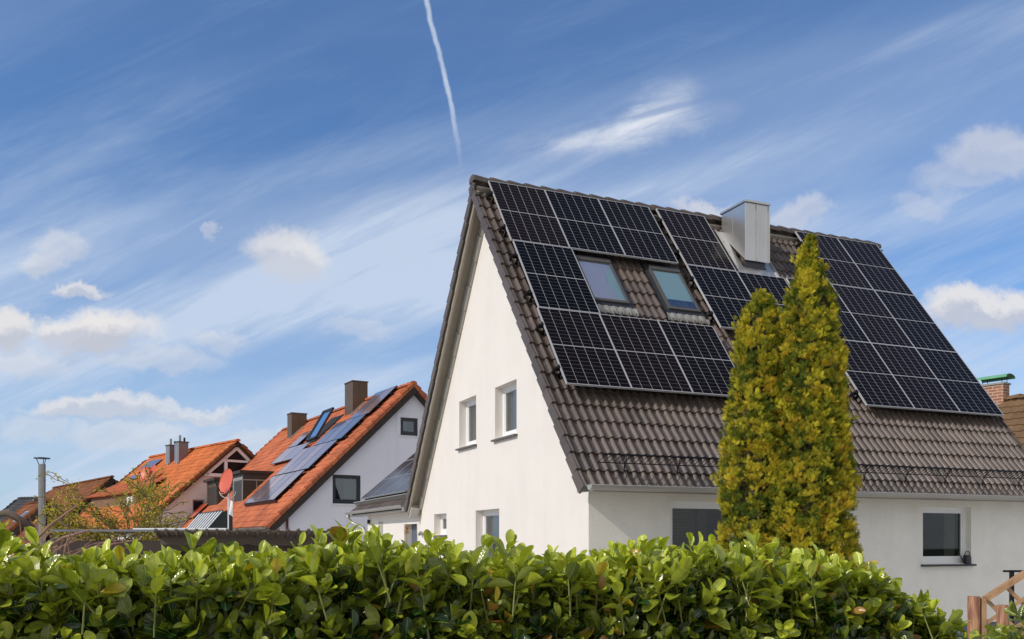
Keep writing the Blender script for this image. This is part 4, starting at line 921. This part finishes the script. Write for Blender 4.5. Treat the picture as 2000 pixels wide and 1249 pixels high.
bh = thing('metal_handrail', 'slim black metal handrail post with T-shaped top beside the wooden stairs', 'handrail', (wx(1976, 10.8), 10.8, 0), 0)
zh = wz(1116, 10.8); MB().box(-.02, .02, -.02, .02, 0, zh - .012).build('post', M['black'], bh); MB().tube([(-.10, 0, zh), (.35, 0, zh + .0)], .013, 8).build('rail', M['black'], bh)
watering_can('watering_can', 'pale grey watering can beside the house plinth, half hidden by the hedge end', (wx(1858, 12), 12, wz(1262, 12) - .0), math.pi, 1.9, 'steel')
for o_ in bpy.data.objects:
    if o_.name == 'watering_can.001': o_.location.z = .28
stand = thing('plant_stand', 'small low grey stone block under the pale watering can', 'block', (wx(1858, 12), 12, 0), 0)
MB().box(-.16, .16, -.14, .14, 0, .277).build('block', M['fascia'], stand, bevel=.01)

# ================================================================== PLANTS
rng = np.random.default_rng(11)
def unit(v): return v / np.maximum(np.linalg.norm(v, axis=-1, keepdims=True), 1e-9)
def frames(d, up):   # columns: x side, y along d, z normal
    y = unit(d); x = unit(np.cross(y, up)); z = np.cross(x, y); return np.stack([x, y, z], axis=-1)

def laurel_template(bend, fold):
    T = [0, .08, .17, .32, .5, .68, .84, .95, 1.0]; Wd = [.012, .022, .095, .185, .235, .245, .195, .105, .0]; v = []; uv = []
    for t, w_ in zip(T, Wd):
        zc_ = -bend * t * t
        for s_ in (-1, -.5, 0, .5, 1): v.append((s_ * w_, t, zc_ + fold * abs(s_) * w_ + (.012 * math.sin(t * 13) * abs(s_)))); uv.append((s_, t))
    f = [(i * 5 + j, i * 5 + j + 1, (i + 1) * 5 + j + 1, (i + 1) * 5 + j) for i in range(len(T) - 1) for j in range(4)]
    return v, f, uv

def shoots(P, D, leaf, nl, spread, C_y, C_o, young_lit):
    """positions P, axes D -> lists of leaf frames, origins, colours and stems"""
    n = len(P); R = []; T = []; C = []
    for i in range(n):
        k = rng.integers(nl[0], nl[1] + 1); ax = D[i] / np.linalg.norm(D[i]); a0 = rng.uniform(0, 6.28)
        s1 = np.cross(ax, (.3, .5, .8)); s1 /= np.linalg.norm(s1); s2 = np.cross(ax, s1); cl = leaf * rng.uniform(.8, 1.15)
        for j in range(k):
            q = j / max(k - 1, 1); ang = a0 + j * 2.4 + rng.normal(0, .25); rad = s1 * math.cos(ang) + s2 * math.sin(ang)
            el = math.radians(rng.normal(spread[0] + (spread[1] - spread[0]) * q, 9)); d = rad * math.cos(el) + ax * math.sin(el); d = d + np.array((0, 0, -.10 * (1 - q)))
            nrm = ax * math.cos(el) - rad * math.sin(el) + rng.normal(0, .18, 3)
            y = d / np.linalg.norm(d); x = np.cross(y, nrm); x /= np.linalg.norm(x); z = np.cross(x, y); l = cl * (1 - .42 * q ** 2) * rng.uniform(.68, 1.18)
            R.append(np.stack([x * rng.uniform(.85, 1.2), y, z], axis=-1) * l); T.append(P[i] + ax * (.085 * (q - 1)) * (cl / .1))
            yy = min(1, max(0, young_lit[i] * (.55 + .6 * q) + rng.normal(0, .13))); c_ = C_o * (1 - yy) + C_y * yy; C.append(c_ * rng.uniform(.8, 1.2))
            if rng.random() < .012: C[-1] = np.array((.55, .40, .03))
            elif rng.random() < .010: C[-1] = np.array((.40, .20, .05))
    return np.array(R), np.array(T), np.array(C)

def build_laurel(parent, P, D, leaf, young_lit, nl=(5, 8), spread=(30, 72), nstem=None):
    Cy = np.array((.57, .62, .055)); Co = np.array((.014, .052, .008))  # young and old leaf tones, pushed apart to paint sunlit tips and dark gaps
    R, T, C = shoots(P, D, leaf, nl, spread, Cy, Co, young_lit)
    idx = rng.integers(0, 3, len(T))
    for k, (bd, fo) in enumerate(((.12, .45), (.26, .30), (.04, .7))):
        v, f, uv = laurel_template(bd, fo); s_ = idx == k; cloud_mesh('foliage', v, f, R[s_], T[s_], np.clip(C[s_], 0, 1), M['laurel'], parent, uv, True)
    mb = MB(); st = rng.permutation(len(P))[:nstem or len(P)]
    for i in st:
        ax = Vector(D[i]).normalized(); p = Vector(P[i]); mb.tube([p - ax * .17 - Vector((0, 0, .02)), p - ax * .08, p + ax * .01], [.003, .0026, .0014], 4, cap=False)
    mb.build('shoots', mat('green_stem', (.20, .22, .05), .6, var=.2, vscale=9), parent)

hedge = thing('hedge', 'long glossy green cherry laurel hedge running across the whole foreground', 'hedge', (0, 0, 0), 0)
A_ = np.array((-2.35, 2.50, 0)); B_ = np.array((2.09, 4.06, 0)); ax_ = B_ - A_; HL = np.linalg.norm(ax_); ax_ /= HL; bk = np.array((-ax_[1], ax_[0], 0))
def htop(t):   # t in metres along the hedge
    q = t / HL; base = 1.628 + .020 * min(q / .4, 1) - .075 * max(q - .45, 0) / .55
    base += .028 * math.sin(t * 4.1) + .022 * math.sin(t * 9.7 + 1)
    base += .022 * math.exp(-((t - .7) / .45) ** 2) - .030 * math.exp(-((t - 1.7) / .42) ** 2)
    if t > HL - .62: base -= .46 * ((t - HL + .62) / .62) ** 2.4
    return base
P = []; D = []; Yg_lit = []
def hp(t, w_, z): return A_ + ax_ * t + bk * w_ + np.array((0, 0, z))
for _ in range(2300):    # front
    t = rng.uniform(-.1, HL + .02); zt_ = htop(t) - .06; z = zt_ - rng.random() ** 1.0 * .72; w_ = abs(rng.normal(0, .13)) + max(0, (z - zt_ + .12)) * .5
    P.append(hp(t, w_, z)); dep = min((zt_ - z) / .35, 1); D.append(-bk * rng.uniform(.35, 1.1) + ax_ * rng.normal(-.1, .4) + np.array((0, 0, rng.uniform(.35, 1.2)))); Yg_lit.append(.50 - .42 * dep + rng.normal(0, .30))  # tone darkens with depth below the top, shade painted into the leaves
for _ in range(1000):   # top
    t = rng.uniform(-.1, HL + .02); w_ = rng.uniform(.0, .85); z = htop(t) + rng.normal(-.03, .025) - .02 * (w_ > .6)
    P.append(hp(t, w_, z)); D.append(np.array((0, 0, 1.0)) + ax_ * rng.normal(0, .28) - bk * rng.normal(.15, .3)); Yg_lit.append(.75 + rng.normal(0, .15))
for _ in range(70):    # tall leaders
    t = rng.uniform(0, HL - .35); z = htop(t) + rng.uniform(.0, .085); P.append(hp(t, rng.uniform(.05, .6), z)); D.append(np.array((0, 0, 1.0)) + ax_ * rng.normal(0, .2) - bk * rng.normal(.1, .2)); Yg_lit.append(.85)
for _ in range(420):    # rounded right end
    w_ = rng.uniform(0, .8); z = rng.uniform(.75, 1.45); t = HL - .02 + .05 * rng.normal() - max(0, z - 1.2) * .9
    if z < htop(t): P.append(hp(t, w_, z)); D.append(ax_ * rng.uniform(.5, 1) - bk * rng.uniform(-.1, .6) + np.array((0, 0, rng.uniform(.4, 1)))); Yg_lit.append(.5 + rng.normal(0, .15))
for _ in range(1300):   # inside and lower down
    t = rng.uniform(0, HL); P.append(hp(t, rng.uniform(.15, .8), rng.uniform(.35, htop(t) - .12))); D.append(rng.normal(0, 1, 3) + np.array((0, 0, .8)) - bk * .4); Yg_lit.append(.05)  # near-darkest tone paints in the shaded inside of the hedge
build_laurel(hedge, np.array(P), np.array(D), .104, np.array(Yg_lit))
mb = MB()
for _ in range(90):
    t = rng.uniform(0, HL - .8); w_ = rng.uniform(.25, .65); b0 = Vector(hp(t, w_, 0)); p1 = b0 + Vector((rng.normal(0, .08), rng.normal(0, .08), .7)); p2 = p1 + Vector((rng.normal(0, .1), rng.normal(0, .1), .5)); p3 = p2 + Vector((rng.normal(0, .08), rng.normal(0, .08), .2))
    mb.tube([b0, p1, p2, p3], [.016, .010, .006, .002], 5)
mb.build('stems', M['bark'], hedge)
# laurel bush at the right edge
bush = thing('laurel_bush', 'small laurel bush at the lower right corner in front of the wooden railing', 'shrub', (2.82, 4.9, 0), 0)
P = []; D = []
for _ in range(110):
    a_ = rng.uniform(0, 6.28); r_ = rng.uniform(.05, .36); z = rng.uniform(.55, 1.38) - r_ * .35; P.append((r_ * math.cos(a_), r_ * math.sin(a_), z)); D.append((.6 * math.cos(a_), .6 * math.sin(a_), .9))
build_laurel(bush, np.array(P), np.array(D), .09, rng.uniform(.2, .8, len(P)))
mb = MB()
for k in range(7): a_ = k * .9; mb.tube([(0, 0, 0), (.1 * math.cos(a_), .1 * math.sin(a_), .6), (.25 * math.cos(a_), .25 * math.sin(a_), 1.0)], [.014, .009, .003], 5)
mb.build('stems', M['bark'], bush)

# ---- thujas
def spray_template():
    v = []; f = []
    for k, (a_, l, w_, b0) in enumerate(((-50, .42, .05, .12), (-42, .5, .055, .3), (-30, .5, .055, .48), (0, 1.0, .055, 0), (32, .5, .055, .40), (44, .48, .055, .22), (55, .4, .05, .06), (-8, .34, .05, .66))):
        a_ = math.radians(a_); dx, dy = math.sin(a_), math.cos(a_); nx_, ny_ = dy, -dx; i = len(v); zc_ = (k % 3) * .06 - .05
        m_ = (dx * l * .5, dy * l * .5 + b0, zc_); e = (dx * l, dy * l + b0, zc_ * 2)
        v += [(0, b0, 0), (m_[0] + nx_ * w_, m_[1] + ny_ * w_, m_[2]), e, (m_[0] - nx_ * w_, m_[1] - ny_ * w_, m_[2])]; f.append((i, i + 1, i + 2, i + 3))
    return v, f
def thuja(label, loc, prof, n, seed, lobes):
    """prof = [(z, radius)]; n small tufts, each a fan of sprays of one tone"""
    t = thing('thuja_tree', label, 'tree', loc, 0, 'columnar thujas beside the house')
    r = np.random.default_rng(seed); zs = np.array([p_[0] for p_ in prof]); rs = np.array([p_[1] for p_ in prof]); ztop = zs[-1]
    MB().tube([(0, 0, 0), (.02, 0, ztop * .5), (0, 0, ztop - .15)], [.09, .05, .012], 8).build('trunk', M['bark'], t, smooth='all')
    z_ = r.uniform(zs[0], ztop, n * 3); rr_ = np.interp(z_, zs, rs); keep = r.random(n * 3) < (rr_ + .06) / (rs.max() + .06); z_ = z_[keep][:n]; rr_ = rr_[keep][:n]; n = len(z_)
    th = r.uniform(0, 2 * math.pi, n); P = []; D = []; C = []; SZ = []; UP = []
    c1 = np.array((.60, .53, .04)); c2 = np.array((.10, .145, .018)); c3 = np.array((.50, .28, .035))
    for i in range(n):
        ox_, oy_ = math.cos(th[i]), math.sin(th[i]); q = Vector((ox_ * rr_[i], oy_ * rr_[i], z_[i])) + Vector((seed * 3.1, 0, 0))
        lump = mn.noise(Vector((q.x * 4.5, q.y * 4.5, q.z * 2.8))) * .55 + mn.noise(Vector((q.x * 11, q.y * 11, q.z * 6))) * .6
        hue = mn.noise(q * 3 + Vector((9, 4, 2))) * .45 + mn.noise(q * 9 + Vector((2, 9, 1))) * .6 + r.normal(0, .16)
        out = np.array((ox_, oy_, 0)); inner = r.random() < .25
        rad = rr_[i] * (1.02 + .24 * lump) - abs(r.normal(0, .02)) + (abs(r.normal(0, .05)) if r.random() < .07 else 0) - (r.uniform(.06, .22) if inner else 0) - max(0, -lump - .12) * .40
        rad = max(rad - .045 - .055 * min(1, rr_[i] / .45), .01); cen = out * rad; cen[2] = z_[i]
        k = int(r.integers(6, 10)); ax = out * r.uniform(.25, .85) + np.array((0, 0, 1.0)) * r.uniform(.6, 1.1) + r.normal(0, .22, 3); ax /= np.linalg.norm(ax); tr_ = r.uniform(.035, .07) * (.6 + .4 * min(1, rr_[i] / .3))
        w3 = min(1, max(0, hue * 1.5 - .08)); w2 = min(1, max(0, -hue * 1.8 + .50 - lump * 1.3)); c_ = (c1 * (1 - w2) + c2 * w2) * (1 - .75 * w3) + c3 * .75 * w3; c_ = c_ * r.uniform(.75, 1.2)  # w2 darkens tufts in the hollows, painting shade between the clumps
        tang = np.cross(ax, out); tang /= max(np.linalg.norm(tang), 1e-6); fan = np.cos(r.uniform(-.9, .9)) * tang + r.normal(0, .3, 3)
        for j in range(k):
            a_ = r.uniform(-1.0, 1.0); d_ = ax + fan * a_ * .9 + r.normal(0, .25, 3); d_ /= np.linalg.norm(d_)
            P.append(cen + d_ * r.uniform(.1, 1.0) * tr_); D.append(d_); SZ.append(r.uniform(.045, .078)); C.append(c_ * r.uniform(.82, 1.2)); UP.append(np.cross(d_, fan + r.normal(0, .6, 3)))
    P = np.array(P); R = frames(np.array(D), np.array(UP) + 1e-6) * np.array(SZ)[:, None, None]
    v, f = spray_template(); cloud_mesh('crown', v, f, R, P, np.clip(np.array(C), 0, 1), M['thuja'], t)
    mb = MB(); g_ = []     # dark core: brown inner twigs with their shade painted into the colour
    for z in np.linspace(zs[0], ztop - .25, 26):
        row = []
        for k in range(19): a_ = 2 * math.pi * (k % 18) / 18; rd = float(np.interp(z, zs, rs)) * (.50 + .25 * mn.noise(Vector((math.cos(a_) * 2, math.sin(a_) * 2, z * 4 + seed)))); row.append((rd * math.cos(a_), rd * math.sin(a_), z))
        g_.append(row)
    mb.grid(g_); mb.build('shaded_inner_twigs', mat('thuja_inner', (.035, .026, .014), .95, var=.3, vscale=9), t)
    return t
mp = 11.5 / F_PX
def zp(py, d=11.5): return CH + (HOR - py) / F_PX * d
thuja('tall columnar golden green thuja in front of the house, the taller of the two', (wx(1583, 11.5), 11.5, 0),
      [(.1, .58), (zp(1090), .60), (zp(1000), .575), (zp(900), .545), (zp(800), .485), (zp(700), .44), (zp(640), .40), (zp(590), .34), (zp(565), .30), (zp(545), .20), (zp(510), .155), (zp(485), .11), (zp(468), .05)], 9500, 1, None)
thuja('shorter columnar golden green thuja leaning against the taller one on its left side', (wx(1483, 11.75), 11.75, 0),
      [(.1, .50), (zp(1090), .53), (zp(900), .53), (zp(800), .45), (zp(700), .36), (zp(640), .29), (zp(605), .24), (zp(580), .17), (zp(566), .07)], 6800, 2, None)

# ---- curly willow
def willow():
    D0 = 15.5; t = thing('corkscrew_tree', 'small corkscrew willow with curly twigs and sparse yellow-green leaves, left behind the hedge', 'tree', (wx(235, D0), D0, 0), 0)
    r = random.Random(4); mb = MB(); LP = []; LD = []
    def grow(p, d, l, rad, lev):
        n = max(4, int(l / .07)); pts = [p.copy()]; rr = [rad]; ph = r.uniform(0, 6); q = p.copy(); dd = d.copy()
        for i in range(n):
            wob = .55 if lev > 1 else .25
            a = dd.cross(Vector((0, 0, 1))); a = a.normalized() if a.length > .01 else Vector((1, 0, 0)); b = a.cross(dd)
            st = dd + (a * math.cos(ph + i * 1.15) + b * math.sin(ph + i * 1.15)) * wob; q = q + st.normalized() * l / n; pts.append(q.copy()); rr.append(max(rad * (1 - .7 * (i + 1) / n), .0065))
            if lev >= 2:
                for _ in range(3 if lev == 3 else 1): LP.append(q + Vector([r.gauss(0, .025) for _ in range(3)])); LD.append((r.gauss(0, 1), r.gauss(0, 1), r.gauss(-.2, .8)))
            if lev < 3 and i > n * .25 and r.random() < (.62 if lev else .75):
                nd = (dd + Vector((r.gauss(0, .75), r.gauss(0, .75), r.gauss(.05, .4)))).normalized(); grow(q.copy(), nd, l * r.uniform(.40, .62), rr[-1] * .65, lev + 1)
        mb.tube(pts, rr, 5 if lev < 2 else 4, cap=False)
    for k in range(5):
        a = k * 1.3 + .4; grow(Vector((.06 * math.cos(a), .06 * math.sin(a), 0)), Vector((.34 * math.cos(a) - .06, .3 * math.sin(a), 1)).normalized(), r.uniform(1.55, 1.95), .04, 0)
    mb.build('trunk', mat('willow_bark', (.16, .12, .05), .8, var=.3, vscale=9), t)
    LPa = np.array([tuple(p) for p in LP]); n = len(LPa); rg = np.random.default_rng(3); R = frames(np.array(LD), rg.normal(0, 1, (n, 3))) * rg.uniform(.045, .075, (n, 1, 1))
    v = [(0, 0, 0), (.16, .5, .02), (0, 1, -.1), (-.16, .5, .02)]
    C = np.array((.50, .46, .05)) * rg.uniform(.6, 1.2, (n, 1)) + np.array((.08, -.02, 0)) * rg.random((n, 1)); cloud_mesh('leaves', v, [(0, 1, 2, 3)], R, LPa, np.clip(C, 0, 1), M['willow'], t)
willow()
# ---- bare pruned shrub, far left
bs = thing('bare_shrub', 'leafless pruned shrub with thick grey and pinkish twigs at the far left edge', 'shrub', (wx(30, 6.2), 6.2, 0), 0)
r = random.Random(8); mb = MB(); o = bs.location.x
mb.tube([(-.35, 0, 0), (-.30, 0, 1.2), (-.22, 0, 1.86), (-.05, 0, 1.90), (.12, 0, 1.80)], [.05, .045, .036, .028, .02], 7); mb.build('branch', M['bark'], bs, smooth='all')
mb = MB()
for k in range(46):
    x = r.uniform(-.3, .55); a = r.uniform(-.9, 1.0); l = r.uniform(.25, .6); z = r.uniform(1.35, 1.65); p = [Vector((x, r.uniform(-.15, .15), z))]
    for i in range(5): p.append(p[-1] + Vector((math.sin(a) * l / 5, r.gauss(0, .02), abs(math.cos(a)) * l / 9 + r.gauss(0, .008)))); a += r.gauss(0, .25)
    mb.tube(p, [.008, .007, .005, .004, .003, .002], 4)
for (x0, z0, x1, z1, rd) in ((.05, 1.62, .42, 1.95, .011), (.15, 1.62, .50, 1.78, .014), (.2, 1.55, .85, 1.72, .008)): mb.tube([(x0, 0, z0), ((x0 + x1) / 2, 0, (z0 + z1) / 2 + .03), (x1, 0, z1)], [rd, rd * .8, rd * .5], 6)
mb.build('twigs', M['twig'], bs)
for k in range(3): MB().tube([(.1 * k, 0, 0), (.1 * k + .05, 0, 1.5)], [.02, .008], 5).build('stem', M['bark'], bs)
# ---- far bare tree, far left
ft = thing('bare_tree', 'distant leafless tree at the left edge of the skyline', 'tree', (wx(8, 90), 90, 0), 0); r = random.Random(2); mb = MB()
def tw_(p, d, l, rad, lev):
    q = p + d * l; mb.tube([p, q], [rad, rad * .6], 4, cap=False)
    if lev < 5:
        for _ in range(3): tw_(q, (d + Vector((r.gauss(0, .45), r.gauss(0, .45), r.gauss(.1, .3)))).normalized(), l * .68, rad * .6, lev + 1)
tw_(Vector((0, 0, 0)), Vector((0, 0, 1)), 2.0, .15, 0); mb.build('branches', M['bark'], ft)
